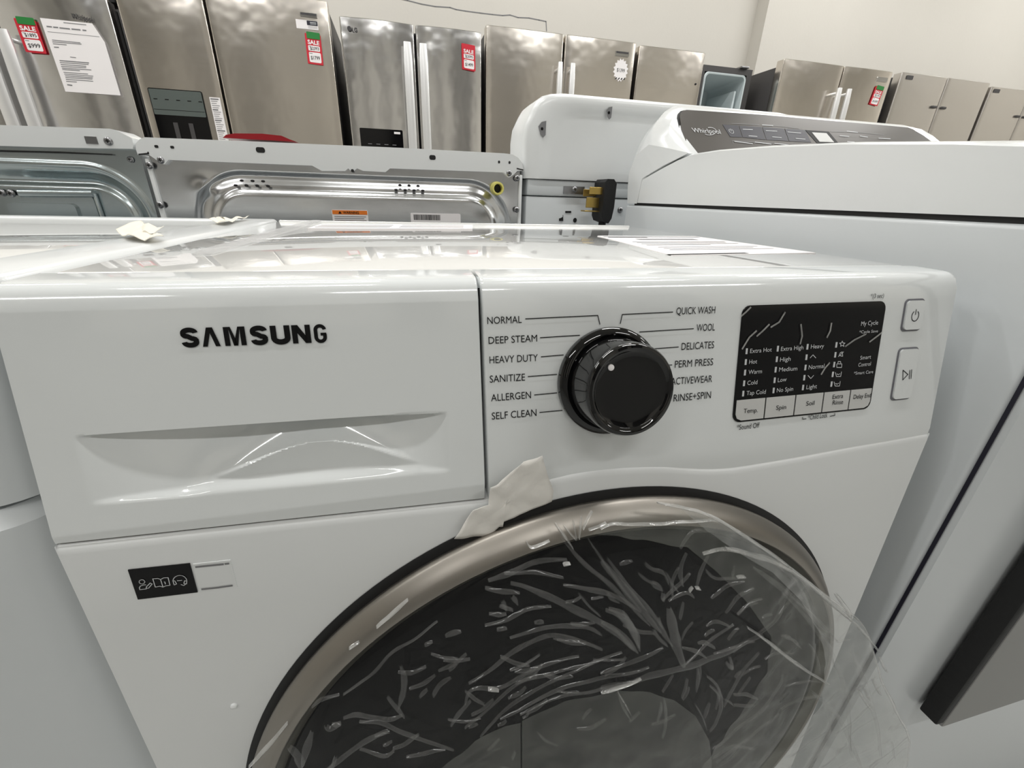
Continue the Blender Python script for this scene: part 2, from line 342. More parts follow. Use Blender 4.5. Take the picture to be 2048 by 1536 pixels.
# programme names and their pointer lines, read off the panel
def px_text(mb, st, pl, pr, hpx, fr=PF, h=.0006, bold=0.0):
    a, b = fr.uv(*pl), fr.uv(*pr); t = fr.uv(pl[0], pl[1]-hpx)
    mb.text(st, fr, a[0], a[1], t[1]-a[1], math.hypot(b[0]-a[0], b[1]-a[1]), h, bold, math.atan2(b[1]-a[1], b[0]-a[0])); return mb
for st, pl, pr in [('NORMAL', (974.5, 648), (1043, 645.5)), ('DEEP STEAM', (977, 687.7), (1073.8, 682.8)), ('HEAVY DUTY', (978.8, 726.7), (1075, 721.8)), ('SANITIZE', (979.3, 765), (1049.6, 760.6)), ('ALLERGEN', (982, 802.4), (1061.6, 796)), ('SELF CLEAN', (983.4, 838.8), (1072.5, 831.4)), ('QUICK WASH', (1351.5, 629), (1429, 626.4)), ('WOOL', (1391.8, 662.5), (1428.4, 660.8)), ('DELICATES', (1361.8, 699.9), (1426.7, 696)), ('PERM PRESS', (1348.6, 735.3), (1424.8, 730.1)), ('ACTIVEWEAR', (1341, 769.6), (1422.8, 763.8)), ('RINSE+SPIN', (1346, 802.9), (1420.4, 796))]:
    px_text(MB().m('ink'), st, pl, pr, 14).build('programme_name', panel, smooth=False)
for pts in [[(1050.6, 637.6), (1194.8, 630.8), (1199, 648.4)], [(1080, 675.2), (1158.7, 670.3)], [(1081.8, 713.3), (1126.2, 709.6)], [(1055.7, 752.8), (1113, 748.4)], [(1068.4, 789.5), (1113, 785.3)], [(1078.9, 824.4), (1123.8, 820.2)], [(1344.7, 624), (1243.7, 628.8), (1239.8, 647)], [(1386.2, 657.2), (1278.3, 663.7)], [(1356, 693.8), (1290, 698.4)], [(1343, 729.6), (1310, 731)]]:
    MB().m('ink').stroke(PF, [PF.uv(*q) for q in pts], .00055, .0006).build('pointer_line', panel, smooth=False)
for st, pl, pr, hh in (('*(3 sec)', (1739.5, 596.8), (1765.6, 595.5), 9), ('*Sound Off', (1472.4, 859.6), (1517.5, 854.5), 10)): px_text(MB().m('ink'), st, pl, pr, hh).build('panel_note', panel, smooth=False)
small = MB().m('ink'); px_text(small, '*Child Lock', (1614.5, 839.3), (1653.4, 834.2), 9)
for pts in [[(1603.9, 834), (1604.2, 838), (1611, 837)], [(1659, 832), (1668.4, 830.5), (1668.2, 826.5)]]: small.stroke(PF, [PF.uv(*q) for q in pts], .0005, .0006)
small.build('panel_note', panel, smooth=False)
# dial
kn = MB().m('knobm'); KU, KV = .3085, (.787-ZP)/PF.y.z
kn.lathe(PF, KU, KV, [(.0345, 0), (.0348, .002), (.0345, .0045), (.0325, .0066), (.0305, .0072), (.0292, .0066), (.0290, .008), (.0283, .018), (.0279, .024), (.0278, .0285), (.0275, .0300), (.0266, .0314), (.0250, .0318), (.0236, .0312), (.0228, .0302), (.0222, .0299), (.016, .0297), (.008, .0296)], 96)
dial = kn.build('dial', panel)
dk = MB().m('paper'); a = PF.uv(1222, 735, .030); dk.lathe(PF, a[0], a[1], [(.0019, .0298), (.0018, .0305), (.001, .0307)], 20); dk.build('dial_marker', dial)
# display window with touch keys
D2 = lambda x, y: (1400+x*.25391, 560+y*.25391)               # close-up coordinates of the display
q0, q1 = PF.uv(1465, 845), PF.uv(1767, 602); DU0, DV0, DU1, DV1 = .4055, q0[1], .5303, q1[1]
dp = MB().m('disp'); dp.rect(PF, DU0, DU1, DV0, DV1, -.001, .0007, .006); display = dp.build('display_window', panel, smooth=False)
kv = (PF.uv(*D2(258, 962))[1]+PF.uv(*D2(1378, 835))[1])/2
div = [DU0+.0012]+[PF.uv(*D2((a+b)/2, (c+d)/2))[0] for a, b, c, d in ((505, 500, 938, 1085), (740, 735, 913, 1055), (960, 957, 888, 1025), (1170, 1168, 858, 995))]+[DU1-.0008]
for i, (st, pl, pr) in enumerate([('Temp.', (332, 1045), (443, 1037)), ('Spin', (587, 1020), (665, 1012)), ('Soil', (823, 987), (887, 980)), ('Extra', (1030, 935), (1112, 925)), ('Delay End', (1195, 935), (1330, 920))]):
    k = MB().m('key'); u0, u1 = div[i]+.0006, div[i+1]-.0006
    pts = [(u0, DV0+.0012), (u1, DV0+.0012), (u1, kv), (u0, kv)]
    if i == 0: pts = [(u0+.005, DV0+.0012)]+pts[1:]+[(u0, DV0+.006), (u0+.0014, DV0+.0028)]
    if i == 4: pts = [pts[0], (u1-.005, DV0+.0012), (u1-.0014, DV0+.0028), (u1, DV0+.006)]+pts[2:]
    k.plate(PF, pts, .0006, .0011); k.m('ink'); px_text(k, st, D2(*pl), D2(*pr), 8.5, h=.0014)
    if i == 3: px_text(k, 'Rinse', D2(1030, 980), D2(1112, 972), 8.5, h=.0014)
    k.build('touch_key', panel, smooth=False)
dt = MB().m('pale_ink')
for (tx, ty), st, pl, pr in [((360, 560), 'Extra Hot', (385, 574), (555, 562)), ((353, 645), 'Hot', (378, 660), (440, 655)), ((347, 728), 'Warm', (372, 740), (478, 732)), ((340, 812), 'Cold', (363, 825), (442, 818)), ((333, 893), 'Tap Cold', (357, 905), (508, 893)), ((605, 540), 'Extra High', (627, 558), (803, 545)), ((597, 623), 'High', (620, 642), (703, 635)), ((588, 705), 'Medium', (612, 720), (755, 710)), ((580, 788), 'Low', (603, 803), (672, 795)), ((572, 868), 'No Spin', (595, 883), (723, 870)), ((838, 525), 'Heavy', (862, 540), (965, 533)), ((830, 607), None, 0, 0), ((822, 688), 'Normal', (845, 702), (968, 690)), ((813, 768), None, 0, 0), ((803, 845), 'Light', (827, 858), (910, 850)), ((1065, 510), None, 0, 0), ((1057, 588), None, 0, 0), ((1048, 665), None, 0, 0), ((1037, 742), None, 0, 0), ((1027, 818), None, 0, 0)]:
    a = PF.uv(*D2(tx, ty)); dt.rect(PF, a[0]-.0007, a[0]+.0007, a[1]-.0020, a[1]+.0020, .0007, .0010)
    if st: px_text(dt, st, D2(*pl), D2(*pr), 8.2, h=.0010)
for st, pl, pr, hh in [('My Cycle', (1257, 360), (1390, 350), 8.5), ('*Cycle Save', (1243, 420), (1390, 411), 5.5), ('Smart', (1250, 627), (1335, 617), 7.5), ('Control', (1235, 682), (1333, 672), 7.5), ('*Smart Care', (1200, 745), (1352, 732), 6)]: px_text(dt, st, D2(*pl), D2(*pr), hh, h=.0010)
def icon(mb, fr, cx, cy, polys, wd, h, mapf=D2):
    for pl in polys: mb.stroke(fr, [fr.uv(*mapf(cx+x, cy+y)) for x, y in pl], wd, h)
icon(dt, PF, 880, 600, [[(-22, 12), (0, -12), (22, 12)]], .0005, .001); icon(dt, PF, 863, 762, [[(-22, -12), (0, 12), (22, -12)]], .0005, .001)
star = [(23*math.sin(i*math.pi/5)*(1 if i % 2 == 0 else .45), -23*math.cos(i*math.pi/5)*(1 if i % 2 == 0 else .45)) for i in range(11)]
icon(dt, PF, 1110, 503, [star], .0005, .001)
icon(dt, PF, 1100, 583, [[(-15, 10), (-5, -12), (10, -18), (14, 16), (-15, 10)], [(-20, 18), (20, -18)]], .0005, .001)
icon(dt, PF, 1087, 665, [[(-20, -6), (20, -6), (18, 22), (-20, 22), (-20, -6)], [(-12, -6), (-10, -24), (10, -24), (12, -6)]], .0005, .001)
for cy in (740, 815): icon(dt, PF, 1080 if cy == 740 else 1070, cy, [[(-24, -14), (-16, 18), (18, 18), (24, -18)], [(-12, -2), (0, 4), (12, -4)]], .0005, .001)
dt.build('display_legends', display, smooth=False)
# clear wrinkles of the film left on the display
for pts in [[(310, 285), (350, 250), (385, 215)], [(320, 540), (375, 450), (430, 400)], [(435, 440), (480, 400), (530, 350)], [(545, 370), (610, 330), (655, 255)], [(1130, 520), (1200, 470), (1290, 425)], [(940, 740), (970, 690), (1005, 650)], [(780, 350), (790, 440), (775, 500)], [(1020, 340), (1010, 400), (985, 450)], [(1320, 485), (1380, 440), (1430, 400)]]:
    uv = [PF.uv(*D2(*q)) for q in pts]; MB().m('fold').stroke(PF, uv, .0012, .0016).build('film_wrinkle', display, smooth=False)
# power and start keys
for cor, kind in ([(1610, 150), (1760, 145), (1735, 402), (1580, 402)], 'power'), ([(1560, 535), (1715, 525), (1655, 935), (1495, 950)], 'start'):
    P4 = [PF.uv(*D2(*q)) for q in cor]; u0 = (P4[0][0]+P4[3][0])/2; u1 = (P4[1][0]+P4[2][0])/2; v1 = (P4[0][1]+P4[1][1])/2; v0 = (P4[2][1]+P4[3][1])/2
    k = MB().m('groove'); k.rect(PF, u0, u1, v0, v1, -.001, .0006, .0035); k.m('front'); k.rect(PF, u0+.0011, u1-.0011, v0+.0013, v1-.0013, 0, .0018, .003)
    key = k.build('power_key' if kind == 'power' else 'start_key', panel)
    s2 = MB().m('ink')
    if kind == 'power':
        c3 = PF.uv(*D2(1672, 282)); rr = .0034
        s2.stroke(PF, [(c3[0]+rr*math.sin(a), c3[1]+rr*1.15*math.cos(a)) for a in [math.radians(35+i*290/24) for i in range(25)]], .0006, .0021)
        s2.stroke(PF, [(c3[0], c3[1]+.001), (c3[0], c3[1]+.0048)], .0006, .0021)
    else:
        icon(s2, PF, 1595, 745, [[(-18, -38), (20, -5), (-20, 38), (-18, -38)], [(36, -38), (30, 30)], [(50, -42), (44, 28)]], .0006, .0021)
    s2.build('key_symbol', key, smooth=False)
# label with service icons, lower left of the front
B2 = lambda x, y: (240+x*260/2048, 1100+y*260/2048)
lb = MB().m('gloss'); lb.plate(BF, [BF.uv(*B2(*q)) for q in ((132, 305), (1105, 203), (1228, 655), (290, 768))], 0, .0006)
lb.m('pale_ink'); WI = .00045
def circ(r, a0=0, a1=360, n=18, sx=1, sy=1): return [(r*sx*math.cos(math.radians(a0+(a1-a0)*i/n)), r*sy*math.sin(math.radians(a0+(a1-a0)*i/n))) for i in range(n+1)]
icon(lb, BF, 360, 482, [circ(44, sy=.75)], WI, .0009, B2)
icon(lb, BF, 370, 570, [[(50, -42), (10, -38), (-30, -25), (-50, 0), (-45, 35), (60, 22)], [(60, -10), (120, -70), (150, -55), (95, 10), (58, 15), (60, -10)]], WI, .0009, B2)
icon(lb, BF, 670, 490, [[(-140, -55), (-60, -62), (-18, -45), (30, -70), (100, -75), (130, 45), (60, 55), (20, 75), (-30, 60), (-100, 75), (-140, -55)], [(-18, -45), (20, 75)], [(40, -5), (50, -7), (58, 28)]], WI, .0009, B2)
icon(lb, BF, 955, 470, [circ(108, 180, 360, 20, sy=.82), [(-108, 0), (-80, -5), (-52, 45), (-88, 62), (-108, 0)], [(108, 0), (75, -5), (62, 40), (105, 45), (108, 0)], [(100, 40), (60, 70), (20, 55)], [(-40, -5), (30, -12)]], WI, .0009, B2)
lb.build('service_label', wash, smooth=False)
lb = MB().m('white'); lb.plate(BF, [BF.uv(*B2(*q)) for q in ((1150, 215), (1745, 150), (1850, 575), (1255, 650))], 0, .0004)
lb.m('grey_ink'); 
for pts in [[(1205, 255), (1630, 212)], [(1668, 206), (1715, 201)], [(1300, 605), (1560, 578)], [(1580, 574), (1770, 548)]]: lb.stroke(BF, [BF.uv(*B2(*q)) for q in pts], .0012, .0007)
lb.build('registration_label', wash, smooth=False)
MB().m('white').lathe(BF, *BF.uv(468, 1411), [(.0022, 0), (.002, .0012), (.001, .0018)], 16).build('bump', wash)
# door: dark gap, satin ring, grey lip and dark glass
DX, DZ = .3097, (.4435-ZP)/BF.y.z
gp = MB().m('black'); gp.lathe(BF, DX, DZ, [(.2685, .0004), (.2675, .0010), (.255, .0010)], 160, cap=False); gp.build('door_gap', wash)
rg = MB().m('ring'); rg.lathe(BF, DX, DZ, [(.2600, .000), (.2636, .004), (.2640, .007), (.2630, .0095), (.2575, .0165), (.2535, .0198), (.2505, .0205), (.2492, .0196)], 160, cap=False); door = rg.build('door', wash)
lp = MB().m('lip'); lp.lathe(BF, DX, DZ, [(.2495, .0200), (.2475, .0180), (.2435, .0150), (.2425, .0140)], 160, cap=False); lp.build('door_lip', door)
gs = MB().m('glass'); gs.lathe(BF, DX, DZ, [(.2440, .0130), (.2425, .0150)]+[(.241*math.cos(a), .0150+.017*math.sin(a)) for a in [math.radians(i*90/14) for i in range(1, 14)]]+[(.004, .0321)], 160); gs.build('door_glass', door, ang=60)
# labels under the film on the top plate
TF = Frame((0, 0, WZ), (1, 0, 0), (0, 1, 0))
tl = MB().m('paper'); Q = [TF.uv(*q) for q in ((1195, 472), (1390, 473), (1632, 506), (1345, 512))]
tl.plate(TF, Q, 0, .0004); tl.m('grey_ink')
def bil(Q, s, t): return tuple((Q[0][i]*(1-s)+Q[1][i]*s)*(1-t)+(Q[3][i]*(1-s)+Q[2][i]*s)*t for i in (0, 1))
for t, s0, s1, wd in ((.08, .03, .95, .007), (.25, .25, .75, .012), (.40, .1, .9, .003), (.46, .1, .85, .003), (.52, .1, .9, .003), (.58, .1, .6, .003), (.68, .12, .9, .002), (.74, .12, .8, .002), (.80, .12, .9, .002)):
    tl.stroke(TF, [bil(Q, s0, t), bil(Q, s1, t)], wd, .0006)
tl.m('ink'); tl.stroke(TF, [bil(Q, 0, .97), bil(Q, .5, .97)], .006, .0006); tl.stroke(TF, [bil(Q, .05, .12), bil(Q, .4, .12)], .004, .0006)
tl.build('instruction_label', top, smooth=False)
tl = MB().m('paper'); Q = [TF.uv(*q) for q in ((640, 449), (945, 450), (945, 458), (615, 457))]; tl.plate(TF, Q, 0, .0004); tl.m('grey_ink')
for t in (.25, .5, .75): tl.stroke(TF, [bil(Q, .03, t), bil(Q, .45, t)], .006, .0006); tl.stroke(TF, [bil(Q, .52, t), bil(Q, .93, t)], .005, .0006)
tl.build('rear_label', top, smooth=False)

# ------------------------------------------------------------------ things lying or stuck on the front washer
def tape_patch(name, outline, base, label, cat, matn, hfun, fr):
    mb = MB().m(matn); pts = [fr.uv(*q) for q in outline]; cx = sum(p[0] for p in pts)/len(pts); cy = sum(p[1] for p in pts)/len(pts)
    rows = []; K = 8
    dense = []
    for a, b in zip(pts, pts[1:]+pts[:1]):
        for k in range(4): dense.append((a[0]+(b[0]-a[0])*k/4, a[1]+(b[1]-a[1])*k/4))
    for i in range(K+1):
        s = i/K; rows.append([fr.p(cx+(p[0]-cx)*s, cy+(p[1]-cy)*s, hfun(cx+(p[0]-cx)*s, cy+(p[1]-cy)*s, s)) for p in dense])
    mb.grid(rows, True); mb.org = fr.p(cx, cy, 0); o = mb.build(name, None)
    sol = o.modifiers.new('thickness', 'SOLIDIFY'); sol.thickness = .0004; sol.offset = 1
    return tag(o, label, cat)
def crumple(u, v, s): return .0016+.0010*math.sin(u*190+v*150)*math.cos(v*160-u*60)+.0004*math.sin(u*480+1)*math.sin(v*420)
T4 = lambda x, y: (850+x*300/2048, 880+y*300/2048)
tape_patch('masking_tape', [T4(*q) for q in ((865, 560), (960, 510), (1200, 330), (1310, 225), (1560, 140), (1610, 330), (1650, 450), (1715, 610), (1690, 760), (1330, 900), (1050, 1030), (1035, 1095), (985, 1095), (850, 1215), (740, 1215), (560, 1240), (385, 1255), (510, 1060), (640, 870), (840, 800))], 0, 'crumpled cream masking tape bridging the drawer, panel and door of the foreground washer', 'tape', 'tape', lambda u, v, s: .0045+crumple(u, v, s), Frame((0, 0, ZP), (1, 0, 0), (0, 0, 1)))

# clear plastic film over the door, one wrinkled sheet
BFo = .030
OUT = [(470, 1600), (505, 1536), (560, 1440), (650, 1330), (700, 1278), (760, 1230), (860, 1168), (960, 1105), (1050, 1070), (1105, 1050), (1150, 1042), (1190, 1034), (1250, 1014), (1310, 1000), (1345, 1003), (1400, 1022), (1440, 1040), (1500, 1078), (1560, 1120), (1620, 1168), (1680, 1212), (1722, 1246), (1745, 1300), (1765, 1365), (1790, 1420), (1818, 1482), (1806, 1560), (1770, 1640)]
CU, CV = BF.uv(1230, 1536, BFo)
def film_off(u, v):
    """height over the door: lies on the dome, sags off past the right edge"""
    r = math.hypot(u-DX, v-DZ)
    o = .0345-.012*min(1, (r/.262))**3 if r < .262 else .0225-.004*min(1, (r-.262)/.03)
    if u > .5: o += .02*min(1, (u-.5)/.12)
    o = max(o, .0150+.017*math.sqrt(max(0, 1-(r/.241)**2))+.0016)
    return o
bpts = []
for q in OUT:
    u, v = BF.uv(*q, BFo); 
    for _ in range(4): u, v = BF.uv(*q, film_off(u, v))
    bpts.append((u, v))
# close it below the picture along the door's round edge
a_end = math.atan2(bpts[-1][1]-DZ, bpts[-1][0]-DX); a_beg = math.atan2(bpts[0][1]-DZ, bpts[0][0]-DX)
if a_beg > 0: a_beg -= 2*math.pi
r_end = math.hypot(bpts[-1][0]-DX, bpts[-1][1]-DZ); r_beg = math.hypot(bpts[0][0]-DX, bpts[0][1]-DZ)
low = []
for i in range(1, 20):
    t = i/20; a = a_end+(a_beg-a_end)*t; r = (r_end*(1-t)+r_beg*t); low.append((DX+r*math.cos(a), DZ+r*math.sin(a)))
def resample(pts, step):
    o = []
    for a, b in zip(pts[:-1], pts[1:]):
        n = max(1, int(math.hypot(b[0]-a[0], b[1]-a[1])/step))
        for k in range(n): o.append((a[0]+(b[0]-a[0])*k/n, a[1]+(b[1]-a[1])*k/n))
    o.append(pts[-1]); return o
loop = resample(bpts, .0035)+resample([bpts[-1]]+low+[bpts[0]], .02)[1:-1]
def nz(u, v): return math.sin(u*93+1.3*math.sin(v*71))*math.sin(v*87+1.7*math.sin(u*63+.5))
fm = MB().m('film'); rows = []; K = 90
fm.org = BF.p(DX, DZ, 0)
for i in range(K+1):
    s = (i/K)**.8; row = []
    for (u, v) in loop:
        uu, vv = CU+(u-CU)*s, CV+(v-CV)*s
        edge = .0022*math.sin(u*230)*math.sin(v*190) if s > .96 else 0
        row.append(BF.p(uu, vv, film_off(uu, vv)+.0012+.0012*nz(uu*.8, vv*.8)+edge*.4))
    rows.append(row)
fm.grid(rows, True)
# the doubled, hazier flap at the right
FL = [(1345, 1004), (1440, 1040), (1500, 1078), (1560, 1120), (1620, 1168), (1680, 1212), (1722, 1246), (1745, 1300), (1765, 1365), (1790, 1420), (1818, 1482), (1806, 1560), (1770, 1640), (1520, 1640), (1540, 1560), (1590, 1480), (1640, 1400), (1650, 1330), (1640, 1270), (1600, 1200), (1540, 1140), (1470, 1100), (1400, 1050)]
def px_uv(q, h=.003):
    u, v = BF.uv(*q, BFo)
    for _ in range(4): u, v = BF.uv(*q, film_off(u, v)+h)
    return u, v
def flap(px, matn, h):
    fm.m(matn); fl = [px_uv(q, h) for q in px]; fl = resample(fl+[fl[0]], .004)[:-1]; rows = []
    for i in range(25):
        t = i/24; row = []
        for k, (u, v) in enumerate(fl):
            # each outline point sweeps half way to its partner, so the flap stays one thin strip
            a, b = fl[len(fl)-1-k]; uu, vv = u+(a-u)*.5*t, v+(b-v)*.5*t
            row.append(BF.p(uu, vv, film_off(uu, vv)+h+.0012+.0016*nz(uu*1.4, vv*1.3)))
        rows.append(row)
    fm.grid(rows, True)
flap(FL, 'film_fold', .003)
OUTER = [q for q in FL[:13]]
flap(OUTER+[(1420, 1640), (1400, 1536), (1470, 1440), (1530, 1340), (1540, 1270), (1490, 1200), (1430, 1140), (1370, 1090), (1250, 1075), (1180, 1062), (1250, 1020)], 'film_soft_and_reflection', .0045)
def reflection_patch(px, matn, h):
    fm.m(matn); pl_ = [px_uv(q, h) for q in px]; pl_ = resample(pl_+[pl_[0]], .006)[:-1]; cu = sum(p[0] for p in pl_)/len(pl_); cv = sum(p[1] for p in pl_)/len(pl_)
    fm.grid([[BF.p(cu+(u-cu)*t, cv+(v-cv)*t, film_off(cu+(u-cu)*t, cv+(v-cv)*t)+h+.0012+.001*nz(u*t, v*t)) for u, v in pl_] for t in [k/12 for k in range(13)]], True)
reflection_patch([(1043, 1600), (1043, 1436), (1130, 1400), (1235, 1378), (1300, 1382), (1345, 1395), (1390, 1430), (1418, 1480), (1425, 1600)], 'film_soft_and_reflection', .0035)  # pale film area that paints in a reflection on the lower glass
reflection_patch([(820, 1600), (880, 1536), (950, 1480), (1010, 1448), (1040, 1440), (1040, 1600)], 'film_soft_and_reflection', .0035)  # left part of the same painted reflection
def crease(pts, wd, matn='crease', lift=.0016):
    """a pinched fold standing on the sheet"""
    fm.m(matn); uv = []
    for q in pts:
        u, v = BF.uv(*q, BFo)
        for _ in range(3): u, v = BF.uv(*q, film_off(u, v)+.002)
        uv.append((u, v))
    # smooth polyline
    P = []
    for k in range(len(uv)-1):
        p0 = uv[max(k-1, 0)]; p1 = uv[k]; p2 = uv[k+1]; p3 = uv[min(k+2, len(uv)-1)]
        for j in range(6):
            t = j/6; P.append(tuple(.5*(2*p1[i]+(p2[i]-p0[i])*t+(2*p0[i]-5*p1[i]+4*p2[i]-p3[i])*t*t+(3*p1[i]-p0[i]-3*p2[i]+p3[i])*t**3) for i in (0, 1)))
    P.append(uv[-1]); n = len(P); rr = []
    for k, p in enumerate(P):
        a = P[max(k-1, 0)]; b = P[min(k+1, n-1)]; d = Vector((b[0]-a[0], b[1]-a[1])); d = d.normalized() if d.length > 0 else Vector((1, 0)); q = (-d.y, d.x)
        wv = wd*(.35+.65*math.sin(math.pi*min(1, max(0, (k+.6)/(n)))))*(1+.12*math.sin(k*.9+pts[0][0])); row = []
        for c in (-1, -.45, 0, .45, 1):
            uu, vv = p[0]+q[0]*wv*c, p[1]+q[1]*wv*c
            row.append(BF.p(uu, vv, film_off(uu, vv)+.0024+lift*(1-c*c)+.0010*nz(uu, vv)))
        rr.append(row)
    fm.grid(rr)
K7 = lambda x, y: (500+x*800/2048, 950+y*800/2048)
K8 = lambda x, y: (1200+x*848/2048, 936+y*848/2048)
K3 = lambda x, y: (500+x*500/2048, 1300+y*500/2048)
K4 = lambda x, y: (1000+x*500/2048, 1250+y*500/2048)
K5 = lambda x, y: (1400+x*450/1585, 1100+y*450/1585)
for f, pts, wd in [
    (K7, [(1590, 320), (1700, 440), (1840, 560), (1960, 680), (2040, 760)], .0022), (K7, [(1720, 310), (1800, 430), (1900, 570), (2000, 690)], .0014),
    (K7, [(1330, 550), (1480, 600), (1640, 680), (1800, 760), (1900, 830), (1960, 890)], .0036), (K7, [(1200, 575), (1290, 595), (1380, 605)], .0026),
    (K7, [(1600, 560), (1720, 580), (1860, 620), (1990, 690)], .0026), (K7, [(1830, 680), (1900, 710), (1950, 780), (1990, 880)], .0034),
    (K7, [(1120, 1060), (1240, 990), (1340, 910), (1440, 850), (1560, 820), (1700, 850), (1800, 890)], .0026), (K7, [(1330, 830), (1440, 790), (1580, 770), (1720, 780), (1800, 820)], .0024),
    (K7, [(1100, 1160), (1140, 1090), (1280, 1080), (1420, 1010), (1540, 960), (1680, 920)], .0022), (K7, [(1200, 760), (1310, 740), (1420, 680), (1540, 670)], .0020),
    (K7, [(1100, 1290), (1230, 1180), (1380, 1060), (1540, 1010), (1720, 960), (1900, 900)], .0018), (K7, [(1180, 1340), (1300, 1200), (1460, 1090), (1620, 1020), (1760, 940)], .0018),
    (K7, [(1280, 1240), (1480, 1140), (1700, 1060), (1900, 1020), (2040, 980)], .0022), (K7, [(1380, 1210), (1560, 1140), (1760, 1100), (1960, 1050)], .0014),
    (K7, [(770, 960), (790, 1040), (780, 1130), (760, 1190)], .0026), (K7, [(700, 1120), (740, 1180), (790, 1230)], .0020), (K7, [(480, 1240), (560, 1220), (700, 1250), (780, 1220)], .0024),
    (K7, [(560, 1250), (680, 1270), (800, 1320), (900, 1360), (1040, 1400)], .0024), (K7, [(390, 1500), (520, 1410), (640, 1340), (710, 1300)], .0030),
    (K7, [(200, 1380), (250, 1440), (260, 1500)], .004), (K7, [(320, 1310), (290, 1400), (270, 1480)], .003), (K7, [(480, 1110), (560, 1060), (640, 1000), (720, 910), (840, 830), (960, 740)], .0012),
    (K7, [(940, 1130), (970, 1080), (1030, 1030)], .0026), (K7, [(1020, 990), (1060, 950)], .0022), (K7, [(870, 1130), (910, 1090)], .0020), (K7, [(1000, 820), (1080, 790)], .0028), (K7, [(895, 860), (935, 840)], .0020),
    (K7, [(1030, 1280), (1080, 1200), (1130, 1140)], .0022), (K7, [(1290, 640), (1310, 690)], .0020), (K7, [(1340, 620), (1370, 660)], .0020), (K7, [(1450, 745), (1500, 745)], .0022),
    (K7, [(320, 1180), (370, 1140), (460, 1110)], .0016), (K7, [(390, 1280), (410, 1300), (470, 1260)], .0030), (K7, [(800, 1430), (900, 1420), (1000, 1400)], .0020), (K7, [(560, 1400), (680, 1430), (740, 1400)], .0018),
    (K7, [(1300, 500), (1460, 500), (1600, 520)], .0020), (K7, [(1220, 540), (1320, 505), (1450, 450), (1620, 430)], .0030),
    (K8, [(0, 440), (100, 560), (200, 680), (290, 790)], .0036), (K8, [(30, 430), (150, 590), (250, 700), (300, 770)], .0024), (K8, [(20, 680), (110, 720), (170, 800), (190, 880)], .0034), (K8, [(0, 740), (100, 800), (180, 890)], .0030),
    (K8, [(330, 670), (350, 770), (370, 860), (400, 950)], .0052), (K8, [(300, 640), (390, 550), (430, 500)], .0020), (K8, [(330, 640), (410, 600), (450, 620)], .0020), (K8, [(380, 720), (400, 640)], .0018),
    (K8, [(0, 990), (120, 950), (230, 900), (300, 860)], .0024), (K8, [(0, 1060), (160, 1030), (330, 980), (500, 930), (660, 860), (780, 800)], .0052), (K8, [(400, 940), (520, 840), (640, 750)], .0016),
    (K8, [(530, 620), (600, 570), (690, 540)], .0022), (K8, [(600, 690), (660, 620), (740, 580)], .0026), (K8, [(760, 800), (850, 720), (890, 630), (910, 570)], .0030), (K8, [(860, 700), (940, 620), (970, 625)], .0020),
    (K8, [(590, 1140), (650, 1040), (700, 960), (760, 880)], .0022), (K8, [(520, 1040), (580, 1110), (560, 1220), (530, 1270)], .0024), (K8, [(500, 1200), (530, 1130)], .0024), (K8, [(640, 1140), (740, 1140)], .0020),
    (K8, [(540, 1350), (660, 1260), (780, 1160), (860, 1060), (880, 990)], .0026), (K8, [(560, 1420), (720, 1290), (860, 1180)], .0020), (K8, [(870, 1160), (960, 1110), (1070, 1100)], .0020), (K8, [(890, 1050), (1000, 1030), (1090, 1030)], .0014),
    (K8, [(1080, 800), (1110, 890), (1130, 960)], .0018), (K8, [(1000, 840), (1040, 900), (1060, 990)], .0014), (K8, [(1080, 800), (1140, 830), (1200, 820)], .0016), (K8, [(940, 640), (1040, 720), (1140, 830)], .0014),
    (K8, [(210, 450), (240, 480), (300, 500), (330, 560)], .0020), (K8, [(240, 540), (300, 590)], .0028), (K8, [(90, 460), (150, 440)], .0022), (K8, [(380, 380), (440, 300), (520, 300)], .0020), (K8, [(500, 480), (560, 530), (700, 520)], .0016),
    (K8, [(300, 1090), (320, 1200), (300, 1300)], .0018), (K8, [(80, 1070), (110, 1150), (150, 1220)], .0016), (K8, [(540, 1390), (640, 1340), (740, 1350)], .0022), (K8, [(1200, 1330), (1220, 1400)], .0018), (K8, [(1400, 1310), (1420, 1400)], .0016),
    (K8, [(510, 760), (560, 740), (620, 760)], .0022), (K8, [(600, 930), (640, 970), (620, 900)], .0026), (K8, [(680, 980), (650, 1010)], .0018), (K8, [(660, 1080), (720, 1000)], .0016),
    ]: crease([f(*q) for q in pts], wd*.8)
